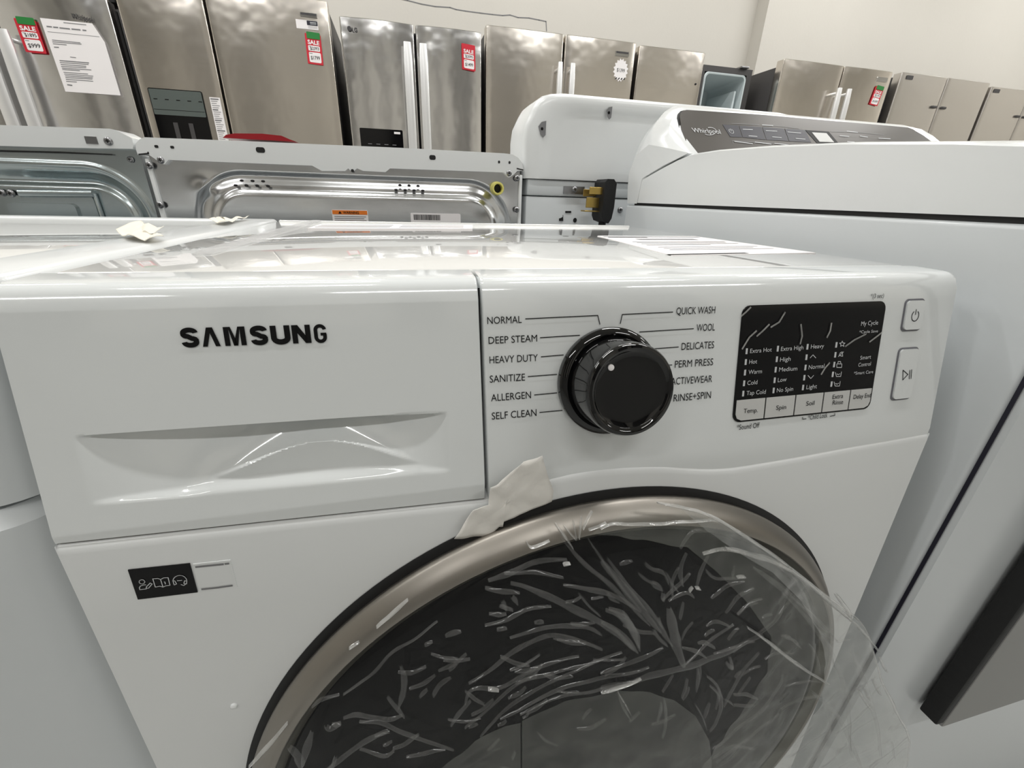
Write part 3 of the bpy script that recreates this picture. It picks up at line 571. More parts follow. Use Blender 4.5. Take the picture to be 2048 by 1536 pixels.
for f, pts, wd in [
    (K8, [(270, 160), (400, 190), (480, 210), (570, 250), (680, 320), (800, 400), (920, 480)], .0016), (K8, [(490, 410), (620, 390), (740, 420), (860, 460), (960, 520), (1080, 620), (1190, 720)], .0028), (K8, [(600, 380), (760, 430), (900, 480), (1010, 560), (1100, 640), (1220, 740), (1300, 830), (1340, 880)], .0022),
    (K8, [(0, 290), (60, 265), (140, 268), (280, 262), (400, 255), (520, 245), (570, 250)], .0012), (K8, [(700, 760), (800, 830), (900, 910), (1000, 980), (1100, 1040)], .0022), (K8, [(1210, 740), (1190, 680), (1130, 600)], .0024),
    (K8, [(1240, 1060), (1270, 1110), (1310, 1170)], .0022), (K8, [(1270, 1060), (1300, 1120)], .0014), (K8, [(1310, 1010), (1350, 1090)], .0022), (K8, [(1340, 900), (1380, 980)], .0018), (K8, [(0, 1075), (60, 1065), (180, 1020)], .0012),
    (K7, [(1555, 235), (1600, 300), (1650, 370)], .0014), (K7, [(1600, 245), (1640, 300), (1665, 325)], .0010), (K7, [(1650, 220), (1668, 320)], .0009), (K7, [(1695, 205), (1680, 320)], .0008), (K7, [(1750, 180), (1700, 270)], .0010), (K7, [(1410, 330), (1440, 365), (1530, 330)], .0009), (K7, [(1730, 275), (1790, 260), (1820, 240)], .0009),
    (K7, [(650, 770), (720, 710), (810, 630)], .0016), (K7, [(510, 880), (560, 850)], .0012), (K7, [(1215, 1085), (1270, 1090)], .0020), (K7, [(1600, 455), (1635, 445)], .0016), (K4, [(860, 530), (1000, 490), (1150, 430)], .0010), (K4, [(950, 520), (1010, 620), (1070, 730)], .0012),
    (K8, [(425, 590), (440, 565)], .0012), (K8, [(450, 570), (475, 575)], .0018), (K8, [(650, 520), (690, 515)], .0018), (K7, [(0, 1480), (100, 1380), (200, 1250)], .0018),
    ]: crease([f(*q) for q in pts], wd*.8, 'fold', .0022)
rnd = random.Random(11)
for _ in range(95):
    a = rnd.uniform(.35, 2.9); r = .24*math.sqrt(rnd.uniform(.08, .95)); u, v = DX+r*math.cos(a), DZ+r*math.sin(a); q = BF.p(u, v, .03)-CAM
    px, py = 1024+F_PX*q.dot(RT)/q.dot(FW), 768-F_PX*q.dot(UP)/q.dot(FW)
    if not (560 < px < 1640 and 1050 < py < 1536): continue
    t = math.atan2(1290-py, 1350-px)+rnd.gauss(0, .45); L_ = rnd.uniform(8, 34); dx, dy = math.cos(t)*L_, math.sin(t)*L_; b_ = rnd.uniform(-.3, .3)*L_
    crease([(px-dx, py-dy), (px+rnd.uniform(-3, 3)-dy*.15, py+dx*.15+b_*.3), (px+dx, py+dy)], rnd.uniform(.0009, .0020))
edge_px = [q for q in OUT if q[0] >= 1400 and q[1] < 1600]
crease(edge_px[:8], .0012, 'fold', .001); crease(edge_px[7:], .0014, 'fold', .001)
for pts in ([(1560, 1180), (1640, 1270), (1690, 1380), (1700, 1500)], [(1700, 1300), (1740, 1400), (1760, 1510)], [(1620, 1380), (1680, 1440), (1720, 1530)], [(1500, 1130), (1580, 1190), (1650, 1260)], [(1660, 1420), (1650, 1480), (1610, 1536)]): crease(pts, .0024, 'crease', .002)
film = fm.build('plastic_film', None, ang=80, fix=False)
tag(film, 'crumpled clear plastic film draped over the round door of the foreground washer', 'plastic film')
# strip of clear tape on the washer's top
ct = MB().m('clear'); Q = [TF.uv(*q) for q in ((383, 512), (395, 504), (560, 458), (626, 441), (645, 442), (590, 462), (425, 510))]
ct.plate(TF, Q, .0006, .0012); ct.org = (.05, .3, WZ); o = ct.build('clear_tape', None, smooth=False); tag(o, 'strip of clear tape running back over the left side of the foreground washer\'s top', 'tape')

# ------------------------------------------------------------------ neighbour on the left
NX1 = -.004; NX0 = NX1-.60
nb = thing('washing_machine', (NX0+.3, .28, 0), 'white washing machine tight against the left side of the foreground washer', 'washing machine')
def corner_poly(x0, x1, y0, y1, r, n=8):
    o = [(x0, y1), (x0, y0)]
    for k in range(n+1):
        a = math.radians(-90+90*k/n); o.append((x1-r+r*math.cos(a), y0+r+r*math.sin(a)))
    return o+[(x1, y1)]
P0 = corner_poly(NX0, NX1, .012, .53, .03); cbn = MB().m('cool'); cbn.prism([(x, y, .741) for x, y in P0], [(x, y, .836) for x, y in P0]); cbn.m('cool')
P1 = corner_poly(NX0, NX1+.002, .004, .53, .038); P1b = corner_poly(NX0, NX1-.004, .010, .53, .038)
cbn.prism([(x, y, .02) for x, y in P1], [(x, y, .730) for x, y in P1]); cbn.prism([(x, y, .730) for x, y in P1], [(x, y, .738) for x, y in P1b])
cbn.build('cabinet', nb)
tpn = MB().m('top'); tpn.box(NX0+.03, NX1-.045, .03, .53, .832, .8425, .002); tpn.build('top_plate', nb)
rmn = MB().m('white'); rmn.box(NX1-.050, NX1, .045, .572, .83, .8520, .006, 4); rmn.build('side_rim', nb)
rmn = MB().m('white'); rmn.box(NX0, NX1-.05, .530, .572, .83, .8515, .004, 3); rmn.build('rear_rim', nb)
rmn = MB().m('white'); rmn.box(NX0, NX1-.05, .012, .045, .83, .8515, .004, 3); rmn.build('front_rim', nb)
T0 = Frame((0, 0, .8525), (1, 0, 0), (0, 1, 0))
for outl, lab in (([(235, 470), (262, 455), (285, 448), (305, 458), (330, 460), (300, 472), (330, 482), (300, 487), (262, 482), (240, 474)], 'largest torn scrap of cream tape on the left washer\'s white rim'), ([(420, 446), (432, 436), (446, 442), (470, 441), (500, 438), (470, 446), (450, 452), (430, 448)], 'torn scrap of cream tape at the back end of the left washer\'s rim'),):
    tape_patch('tape_scrap', outl, 0, lab, 'tape scrap', 'cream', lambda u, v, s: .001+abs(.010*math.sin(u*170+v*60)*s*(1-s*.6)), T0)

# ------------------------------------------------------------------ machines of the back row, seen from behind
def sd_rr(x, z, x0, x1, z0, z1, r):
    cx, cz, hx, hz = (x0+x1)/2, (z0+z1)/2, (x1-x0)/2-r, (z1-z0)/2-r
    qx, qz = abs(x-cx)-hx, abs(z-cz)-hz
    return -(math.hypot(max(qx, 0), max(qz, 0))+min(max(qx, qz), 0)-r)
def sm(a, b, t): t = min(1, max(0, (t-a)/(b-a))); return t*t*(3-2*t)
YR = .755
RF = Frame((0, YR, 0), (1, 0, 0), (0, 0, 1))
def screw_on(fr, px, py, r, parent, h=0):
    u, v = fr.uv(px, py, h); s = MB().m('screw'); s.lathe(fr, u, v, [(r, h), (r, h+.0012), (r*.72, h+.0022), (r*.62, h+.003), (r*.4, h+.0033)], 20); s.m('ink')
    s.stroke(fr, [(u-r*.4, v), (u+r*.4, v)], r*.2, h+.0036); s.stroke(fr, [(u, v-r*.4), (u, v+r*.4)], r*.2, h+.0036); s.build('screw', parent)
# centre machine with the galvanised back
X0, X1 = -.245, .441
mid = thing('washing_machine', ((X0+X1)/2, YR+.35, 0), 'white laundry machine behind the foreground washer showing its shiny embossed galvanised steel back', 'washing machine')
cbm = MB().m('white'); cbm.box(X0+.001, X1-.001, YR+.012, YR+.70, .02, .955, .004); cbm.build('cabinet', mid)
tpm = MB().m('white'); tpm.box(X0, X1, YR+.004, YR+.72, .945, .9635, .004, 3); tpm.build('top_cover', mid)
gb = MB().m('galv'); rows = []
def emb(x, z):
    s = sd_rr(x, z, -.190, .418, .25, .925, .095)
    y = .0055*sm(0, .007, s)-.0050*sm(.008, .028, s)*1.2-.0075*sm(.027, .042, s)
    d = math.hypot((x+.155)/.022, (z-.893)/.016); y -= .006*math.exp(-d*d)          # stamped boss in the corner
    d = math.hypot((x-.375)/.03, (z-.87)/.02); y += .003*math.exp(-d*d)
    return y
zs = [.02, .3, .6, .70]+[.72+i*.0022 for i in range(102)]; xsn = [X0+.006+i*(X1-X0-.012)/230 for i in range(231)]
for z in zs: rows.append([Vector((x, YR+.004+emb(x, z), z)) for x in xsn])
gb.grid(rows); gb.m('black')
for cl in ([(965, 480), (1022, 435), (1068, 483), (1125, 438), (1170, 485), (1225, 441), (1272, 488)],):
    for q in cl:
        u, v = RF.uv(270+q[0]*.21, 270+q[1]*.21); gb.flat(RF, [(u+.0036*math.cos(a), v+.0022*math.sin(a)) for a in [i*math.pi/6 for i in range(12)]], .0035)
for q in [(562, 1110), (585, 1084), (615, 1112), (638, 1086), (667, 1113), (690, 1088), (718, 1115)]:
    u, v = RF.uv(600+q[0]*.3418, q[1]*.3418); gb.flat(RF, [(u+.0036*math.cos(a), v+.0022*math.sin(a)) for a in [i*math.pi/6 for i in range(12)]], .0035)
back = gb.build('back_panel', mid, ang=60, fix=False)
rimm = MB().m('white'); RO = [(271, 299), (274, 287), (282, 279), (291, 275), (500, 283), (800, 296), (1008, 307), (1024, 309), (1036, 316), (1044, 328), (1046, 342), (1034, 342), (1025.6, 350), (1018, 355), (1006.8, 345), (780, 337), (771, 344.5), (726.5, 342), (714.5, 337), (705, 345), (697, 337), (690.6, 342), (644, 342), (625, 331.5), (339, 320), (331, 329), (324.6, 328), (312, 318), (297, 308), (278, 310)]
rimm.plate(RF, [(max(RF.uv(*q)[0], -.2525), RF.uv(*q)[1]) for q in RO], -.004, .004); rimm.m('black')
for (x, y, a, b) in [(313, 293, .0030, .0022), (344.6, 294.5, .0030, .0022), (521, 300, .0075, .0045), (865, 315, .0062, .0042), (998, 324, .0022, .0026), (1019, 325, .0022, .0026), (705, 341.5, .0028, .0028)]:
    u, v = RF.uv(x, y, .004); rimm.flat(RF, rrect(u-a, u+a, v-b, v+b, b*.8, 4), .0045)
for q in [[(278, 309), (297, 307)], [(297, 307), (296.5, 304.5)], [(1034, 337), (1046, 340)]]: rimm.stroke(RF, [RF.uv(*k, .004) for k in q], .0022, .0047)
rimm.build('rear_rim', mid)
for sgn in (0, 1):
    fl = MB().m('white'); xx = X0 if sgn == 0 else X1-.007; fl.box(xx, xx+.007, YR-.002, YR+.02, .05, .938, .002); fl.build('side_flange', mid)
for q in [(322, 320.5), (299, 331), (321, 410), (1018, 346.5), (1034, 356.5), (1033, 419.5)]: screw_on(RF, q[0], q[1], .0058, mid, .003)
u, v = RF.uv(995, 377, .012); hf = MB().m('yellow'); hf.lathe(RF, u, v, [(.0135, -.002), (.0135, .004), (.0125, .006), (.0125, .018), (.0118, .020), (.0088, .020), (.0085, .018), (.0085, .004)], 32, cap=False); hf.m('black'); hf.lathe(RF, u, v, [(.009, .0045), (.004, .0045)], 24); hf.build('hose_fitting', mid)
wl = MB().m('paper'); u0, v1 = RF.uv(663, 419, .004); u1 = RF.uv(735, 421, .004)[0]; v0 = v1-.034; wl.rect(RF, u0, u1, v0, v1, -.012, .0048, .002); wl.m('orange'); wl.rect(RF, u0+.001, u1-.001, v1-.0085, v1-.001, .004, .0052); wl.m('ink')
wl.text('WARNING', RF, u0+.021, v1-.0072, .0045, .030, .0055, .02); wl.flat(RF, [(u0+.012, v1-.0072), (u0+.0185, v1-.0072), (u0+.0152, v1-.0024)], .0055)
for i in range(5): wl.stroke(RF, [(u0+.004, v1-.0125-.0035*i), (u1-.004-.004*(i % 2), v1-.0125-.0035*i)], .0009, .0052)
wl.build('warning_label', mid, smooth=False)
bl = MB().m('paper'); u0, v1 = RF.uv(821, 425.5, .004); u1 = RF.uv(921, 430, .004)[0]; v0 = v1-.03; bl.rect(RF, u0, u1, v0, v1, -.012, .0048, .002); bl.m('ink'); uu = u0+.006
while uu < u0+.060:
    wd = random.choice((.0006, .0009, .0014)); bl.rect(RF, uu, uu+wd, v1-.0135, v1-.003, .0048, .0051); uu += wd+random.choice((.0006, .0009))
bl.build('barcode_label', mid, smooth=False)
# left machine, bluish back with an access cover
LX1 = -.2545; LX0 = LX1-.686
lm = thing('washing_machine', ((LX0+LX1)/2, YR+.36, 0), 'white laundry machine turned around at far left, bluish metal back with framed cover', 'washing machine')
cbl = MB().m('white'); cbl.box(LX0, LX1-.001, YR+.035, YR+.70, .02, .945, .004); cbl.build('cabinet', lm)
tcl = MB().m('white'); OL = [(-300, 240), (0, 250.5), (222, 258), (235, 261), (275, 277), (279, 290), (268, 298), (200, 297), (100, 295), (0, 292), (-300, 284)]
A = [(min(RF.uv(*q)[0], -.254), RF.uv(*q)[1]) for q in OL]; tcl.plate(RF, A, -.05, .004); tcl.box(LX0, LX1-.02, YR+.03, YR+.72, .95, .975, .006, 3); tcl.build('top_cover', lm)
sqh = MB().m('screw'); u, v = RF.uv(183, 280.5, .004); sqh.rect(RF, u-.0085, u+.0085, v-.0055, v+.0055, .003, .005); sqh.build('cover_plate', lm)
screw_on(RF, 217, 282.5, .0065, lm, .004)
bp2 = MB().m('galv2'); rows = []
def emb2(x, z):
    s = sd_rr(x, z, LX0+.02, -.262, .2, .922, .085)
    y = -.003*sm(-.010, -.002, s)+.018*sm(0, .024, s)-.007*sm(.024, .036, s)
    s2 = sd_rr(x, z, -.447, -.352, .3, .873, .006); y += .0025*sm(0, .003, s2)-.0025*sm(.003, .006, s2)
    return y
zs2 = [.02, .4, .7]+[.72+i*.0023 for i in range(106)]; xs2 = [LX0+.004, LX0+.1, LX0+.2]+[-.64+i*(.64-.254)/190 for i in range(191)]
for z in zs2: rows.append([Vector((x, YR+.008+emb2(x, z), z)) for x in xs2])
bp2.grid(rows); bp2.build('back_panel', lm, ang=60, fix=False)
gpl = MB().m('black'); G0 = [RF.uv(*q, -.002) for q in [(-300, 291), (0, 300), (120, 303), (224, 308), (224, 310), (120, 306), (0, 303), (-300, 295)]]; gpl.flat(RF, G0, -.003); gpl.build('cover_gap', lm)
screw_on(RF, 261, 319, .005, lm, -.006)
acc = MB().m('galv2'); AF = Frame((0, YR+.017, 0), (1, 0, 0), (0, 0, 1))
c = [AF.uv(*q) for q in ((-60, 393), (170, 394), (208, 440), (215, 520))]; u1 = AF.uv(192, 420)[0]; vt = c[0][1]
acc.rect(AF, -.62, AF.uv(190, 400)[0], .60, AF.uv(100, 392)[1], 0, .004, .004); cover = acc.build('access_cover', lm)
hb = MB().m('galv2'); a, b = AF.uv(42, 386, .006), AF.uv(189, 387, .006); hb.tube([AF.p(a[0], a[1], .008), AF.p(b[0], b[1], .008)], .0065, 16); b2 = AF.uv(207, 438, .005); hb.tube([AF.p(b[0], b[1], .006), AF.p(b2[0], b2[1], .005), AF.p(b2[0]+.004, b2[1]-.08, .005)], .003, 8); hb.build('cover_frame', lm)
ib = MB().m('galv2'); a = AF.uv(17, 410, .005); b = AF.uv(150, 403, .005); ib.rect(AF, a[0], b[0], .7, b[1]-.004, .004, .0095, .008); ib.build('embossed_plate', cover)
for q in ((4, 386), (22, 387)): screw_on(AF, q[0], q[1], .006, cover, .004)
# dryer with the plug hanging on its back
DX0, DX1 = .452, 1.125
dy = thing('clothes_dryer', ((DX0+DX1)/2, YR+.36, 0), 'white clothes dryer seen from behind with a tall curved white console back', 'dryer')
cbd = MB().m('cool'); cbd.box(DX0, DX1, YR+.003, YR+.70, .02, .897, .003); cbd.m('cool').box(DX0+.001, DX1-.001, YR+.001, YR+.70, .8985, .931, .004); cbd.build('cabinet', dy)
dtp = MB().m('white'); dtp.box(DX0, DX1, YR+.10, YR+.72, .925, .945, .006, 3); dtp.build('top_cover', dy)
cbk = MB().m('white')
OUTL = [(1031, 308), (1040, 275), (1052, 246), (1065, 218), (1075, 201), (1088, 190), (1105, 185.5), (1130, 184.5)]
half = [RF.uv(*q) for q in OUTL]; xm = (DX0+DX1)/2+.0
half = [(max(u, (.4425 if v < .968 else .4412)), v) for u, v in half]; half[0] = (.4425, .9315)
full = half+[(2*xm-u, v) for u, v in reversed(half)]
def inset(poly, d, dz=None):
    cx = xm; cz = .93; o = []
    for u, v in poly:
        o.append((u+(d if u < cx else -d), max(.9315, v-(d*.6))))
    return o
L0 = full; rows = []
for d, h in ((0, -.12), (0, -.012), (.003, -.004), (.008, .001), (.020, .003), (.034, .003), (.050, -.002), (.064, -.004)): rows.append([RF.p(u, v, h) for u, v in inset(full, d)])
cbk.grid(rows, True); e = len(cbk.v)-len(full); cbk.f.append(tuple(range(e, e+len(full)))); cbk.k.append(cbk.cur)
cons = cbk.build('console', dy, ang=50)
for q, r in (((1083, 258), .009), ((1216, 226), .007)):
    u, v = RF.uv(*q); pk = MB().m('grey_ink'); hh = .0036 if q[0] < 1100 else .0040
    pk.flat(RF, [(u-r*.9, v+r*.4), (u-r*.2, v+r*1.3), (u+r*.9, v+r*1.6), (u+r*.9, v-r*1.2), (u+r*.3, v-r*1.8), (u-r*.3, v-r*1.2)], hh+.0006); pk.m('ink'); pk.lathe(RF, u, v, [(.0028, hh+.0006), (.002, hh+.002)], 14); pk.build('screw_pocket', cons, smooth=False)
br = MB().m('screw'); a = RF.uv(1128, 372, .002); b = RF.uv(1168, 389, .002); br.rect(RF, a[0], b[0], b[1], a[1], -.002, .003, .001); br.build('bracket', dy); screw_on(RF, 1149, 379, .006, dy, .003); screw_on(RF, 1240, 420, .0065, dy, -.003)
bh = MB().m('black')
for poly in ([(1131, 422), (1143, 422), (1143, 426), (1131, 426)], [(1122, 436), (1126, 434), (1126, 430), (1127, 430), (1127, 442), (1118.5, 442), (1118.5, 437)],): bh.flat(RF, [RF.uv(*q) for q in poly], -.0018)
u, v = RF.uv(1150.5, 440.5); bh.flat(RF, [(u+.0045*math.cos(i*math.pi/8), v+.0050*math.sin(i*math.pi/8)) for i in range(16)], -.0018); bh.build('knockout', dy, smooth=False)
# plug
PY = .712
pl = thing('power_plug', at(1207, 400, 1, PY), 'black four-prong power plug with brass blades hanging behind the white dryer', 'plug')
q = at(1207, 402, 1, PY); pg = MB().m('rubber'); hz = .040
prof = [(-.013, -.030), (-.013, .036), (-.008, .042), (.006, .042), (.013, .034), (.013, -.012), (.010, -.034), (.004, -.044), (-.008, -.040)]
pg.prism([(q.x+a, q.y-.028, q.z+b) for a, b in prof], [(q.x+a, q.y+.026, q.z+b) for a, b in prof]); pg.build('plug_body', pl, ang=30)
for i, (y0, y1, z0, z1, ln) in enumerate(((-.018, -.016, .012, .026, .029), (-.006, -.001, -.014, .006, .028), (.014, .016, .008, .022, .029), (-.012, .012, -.022, -.0195, .033))):
    b = MB().m('brass'); b.box(q.x-.013-ln, q.x-.012, q.y+y0, q.y+y1, q.z+z0, q.z+z1, .0006, 1); b.build('blade', pl)
cdv = MB().m('rubber'); cdv.tube([(q.x+.002, q.y, q.z-.036), (q.x+.004, q.y, q.z-.10), (q.x+.010, q.y-.005, q.z-.25), (q.x+.02, q.y, q.z-.45), (q.x+.03, q.y+.01, q.z-.70), (q.x+.03, q.y+.012, q.z-.905)], .008, 10); cdv.build('cord', pl)
# red sign lying on the centre machine
zr = .9763
RS = [at(456, 282.5, 1, YR+.02), at(585, 287.5, 1, YR+.02)]
rs = MB().m('redsign'); x0, x1 = RS[0].x, RS[1].x+.012
ft = [(x0, zr), (x1, zr), (x1-.010, zr+.003), (x1-.024, zr+.0085), (x1-.055, zr+.0100), (x0+.020, zr+.0080), (x0+.006, zr+.0050)]
rs.prism([(x, YR-.004, z) for x, z in ft], [(x0+(x-x0)*.9+.01, YR+.20, zr+(z-zr)*.4) for x, z in ft]); rs.org = (x0, YR+.1, zr)
tag(rs.build('sign', None, smooth=False), 'thin red sign lying flat on top of the galvanised-backed machine', 'sign')

# ------------------------------------------------------------------ top loading washer on the right
TX0, TX1, TY0, TY1 = .640, 1.327, -.016, .660
tw_ = thing('washing_machine', ((TX0+TX1)/2, .32, 0), 'white top-loading washing machine right of the foreground washer with a dark touch console', 'washing machine')
cbt = MB().m('cool'); cbt.box(TX0, TX1, TY0, TY1, .02, .8862, .005, 4); cbt.build('cabinet', tw_)
fp = [(.6415, -.018), (.6425, -.024), (.655, -.029), (.675, -.034), (.70, -.038), (.75, -.041), (1.32, -.041), (1.325, -.018)]
fpm = MB().m('cool'); fpm.prism([(x, y, .02) for x, y in fp], [(x, y, .884) for x, y in fp]); fpm.build('front_panel', tw_, ang=25)
sg = MB().m('navy'); sg.box(.6398, .6405, -.0195, -.0165, .02, .884); sg.build('corner_seam', tw_)
gpt = MB().m('black'); gpt.box(TX0+.003, TX1-.003, TY0+.02, TY1-.03, .880, .894); gpt.build('lid_gap', tw_)
prof = [(.613, .8905), (.610, .915), (.606, .931), (.58, .938), (.54, .948), (.50, .957), (.465, .9628), (.40, .9635), (.30, .960), (.20, .954), (.095, .9445), (.04, .938), (.0, .930), (-.022, .918), (-.030, .905), (-.030, .8905)]
dkk = MB().m('white'); secs = []
for x, dz, dy_ in ((TX0, 0, 0), (TX0+.004, .002, 0), (TX0+.03, .004, 0), (TX0+.1, .008, -.002), ((TX0+TX1)/2, .012, -.006), (TX1-.1, .008, -.002), (TX1-.03, .004, 0), (TX1, 0, 0)):
    secs.append([Vector((x, y+dy_*(1 if y < .1 else 0), z+(dz if z > .9 else 0)*(1 if z < .96 else 1))) for y, z in prof])
dkk.grid(secs); dkk.add([tuple(v) for v in secs[0]], [tuple(range(len(prof)))]); dkk.add([tuple(v) for v in secs[-1]], [tuple(range(len(prof)))]); dkk.build('lid_deck', tw_, ang=40)
# console: white shell and the dark slanted face
def con_prof(k): # k 0 at the ends, 1 in the middle
    lo = [(.655, .889), (.662, .92), (.664, .946), (.645, .975), (.60, .990), (.53, .978), (.47, .9665), (.54, .952), (.608, .934), (.616, .889)]
    hi = [(.660, .889), (.668, .94), (.668, 1.00), (.652, 1.046), (.625, 1.060), (.600, 1.052), (.515, .970), (.50, .9615), (.54, .952), (.608, .934), (.616, .889)]
    return [(a[0]*(1-k)+b[0]*k, a[1]*(1-k)+b[1]*k) for a, b in zip(lo, hi)]
cn = MB().m('white'); secs = []
for x, k in ((TX0, 0), (TX0+.006, .25), (TX0+.018, .55), (TX0+.035, .82), (TX0+.055, .97), (TX0+.075, 1), ((TX0+TX1)/2, 1), (TX1-.075, 1), (TX1-.055, .97), (TX1-.035, .82), (TX1-.018, .55), (TX1-.006, .25), (TX1, 0)):
    secs.append([Vector((x, y, z)) for y, z in con_prof(k)])
cn.grid(secs, True); cn.add([tuple(v) for v in secs[0]], [tuple(range(10))]); cn.add([tuple(v) for v in secs[-1]], [tuple(range(10))]); shell = cn.build('console', tw_, ang=50)
CF = Frame((0, .513, .966), (1, 0, 0), (0, .085, .084))
G3 = lambda x, y: (1250+x*798/2048, 200+y*798/2048)
face = [(280, 92), (283, 72), (296, 58), (315, 53), (700, 78), (1450, 143), (1475, 152), (1530, 185), (1605, 242), (1605, 300), (395, 300), (345, 262), (310, 210), (290, 150)]
FU = [CF.uv(*G3(*q), .003) for q in face]
cf = MB().m('console'); cf.plate(CF, FU, -.012, .004); cface = cf.build('control_panel', shell, ang=30)
edge = MB().m('black'); edge.plate(CF, [(u*1.0+(-.003 if u < .9 else .003), v+(.002 if v > .05 else 0)) for u, v in FU], -.014, .0015); edge.build('panel_edge', shell)
lt = MB().m('pale_ink')
def ctext(st, a, b, hpx, h=.0048):
    p, q = CF.uv(*G3(*a), h), CF.uv(*G3(*b), h); t = CF.uv(*G3(a[0], a[1]-hpx), h)
    lt.text(st, CF, p[0], p[1], t[1]-p[1], q[0]-p[0], h, 0, math.atan2(q[1]-p[1], q[0]-p[0]))
ctext('Whirlpool', (350, 165), (494, 174), 22)
c0 = CF.uv(*G3(435, 160), .0048); lt.stroke(CF, [(c0[0]+.014*math.cos(math.radians(a)), c0[1]+.009*math.sin(math.radians(a))+.004*math.cos(math.radians(a))) for a in range(-150, 100, 12)], .0012, .0048)
lt.build('brand_lettering', cface, smooth=False)
pc = CF.uv(*G3(546, 160), .0048); lt = MB().m('pale_ink'); lt.stroke(CF, [(pc[0]+.0045*math.sin(a), pc[1]+.0055*math.cos(a)) for a in [math.radians(30+i*300/16) for i in range(17)]], .001, .0048); lt.stroke(CF, [(pc[0], pc[1]), (pc[0], pc[1]+.006)], .001, .0048); lt.build('power_symbol', cface, smooth=False)
for a, b in [((606, 150), (655, 152)), ((636, 184), (678, 187)), ((724, 157), (780, 160)), ((757, 189), (803, 193)), ((836, 164), (903, 170)), ((877, 197), (925, 201)), ((1104, 183), (1150, 187)), ((1142, 213), (1178, 216)), ((1208, 185), (1245, 190)), ((1238, 219), (1282, 222)), ((1303, 196), (1362, 199)), ((705, 128), (760, 131)), ((563, 212), (655, 224)), ((668, 216), (750, 226)), ((768, 222), (845, 232)), ((1140, 160), (1195, 166))]:
    MB().m('pale_ink').stroke(CF, [CF.uv(*G3(*a), .0048), CF.uv(*G3(*b), .0048)], .0016, .0048).build('key_legend', cface, smooth=False)
parts_ = [MB().m('grey_ink'), MB().m('grey_ink')]
for a, b in [((548, 120), (690, 127)), ((765, 130), (900, 145)), ((1060, 160), (1140, 163)), ((1200, 165), (1330, 178)), ((552, 208), (555, 222)), ((662, 215), (668, 226)), ((760, 220), (765, 232)), ((860, 226), (868, 236)), ((552, 208), (930, 232))]: parts_[a[0] > 1000].stroke(CF, [CF.uv(*G3(*a), .0048), CF.uv(*G3(*b), .0048)], .0009, .0047)
for p_ in parts_: p_.build('panel_outline', cface, smooth=False)
pass
kp = MB().m('navy')
for cor in ([(500, 127), (580, 132), (600, 192), (540, 190)], [(585, 133), (700, 140), (722, 205), (604, 192)], [(704, 140), (815, 148), (838, 212), (726, 205)], [(819, 148), (925, 156), (955, 218), (842, 212)]): kp.plate(CF, [CF.uv(*G3(*q), .004) for q in cor], .003, .0044)
kp.build('touch_pad', cface, smooth=False)
ds = MB().m('black'); ds.plate(CF, [CF.uv(*G3(*q), .004) for q in ((925, 155), (1045, 163), (1098, 226), (985, 222))], .003, .0044); ds.m('key'); ds.plate(CF, [CF.uv(*G3(*q), .004) for q in ((958, 168), (1032, 172), (1072, 219), (997, 216))], .004, .0049); ds.build('display_window', cface, smooth=False)
# grey board hanging on the front of the top loader
BDF = Frame((0, -.0425, 0), (1, 0, 0), (0, 0, 1))
a0, a1 = BDF.uv(2048, 1098), BDF.uv(1842, 1412); bx = (a0[0]+a1[0])/2; bz = a1[1]
bo = thing('board', (bx+.2, -.05, bz), 'dark grey board with a black edge on the front of the white top-loading washer', 'board')
dep = .0175
b1 = MB().m('rubber'); b1.box(bx, bx+.012, -.0425-dep, -.0425, bz-.004, .82, .002); b1.build('edge_strip', bo)
b1 = MB().m('boardm'); b1.box(bx+.0125, bx+.45, -.0430-dep, -.0425, bz-.012, .82, .002); b1.build('panel', bo)

# ------------------------------------------------------------------ refrigerators along the back wall
FY = 2.70
def slab(mb, x0, x1, yf, th, z0, z1, bow=.0, r=.008, n=14):
    P = []
    for k in range(5):
        a = math.radians(180+90*k/4); P.append((x0+r+r*math.cos(a), yf+r+r*math.sin(a)))
    for i in range(1, n):
        t = i/n; P.append((x0+r+(x1-x0-2*r)*t, yf-bow*(1-(2*t-1)**2)))
    for k in range(5):
        a = math.radians(270+90*k/4); P.append((x1-r+r*math.cos(a), yf+r+r*math.sin(a)))
    P += [(x1, yf+th), (x0, yf+th)]
    Pi = [(x0+.004+(x-x0)*(x1-x0-.008)/(x1-x0), y+.003) for x, y in P]
    rows = [[(x, y, z0+.003) for x, y in Pi]]; rows = [Pi, P, P, Pi]; zz = [z0, z0+.003, z1-.003, z1]
    mb.grid([[Vector((x, y, z)) for x, y in R] for R, z in zip(rows, zz)], True)
    m_ = len(P); b = len(mb.v)-4*m_; mb.f += [tuple(range(b, b+m_)), tuple(range(b+3*m_, b+4*m_))]; mb.k += [mb.cur]*2
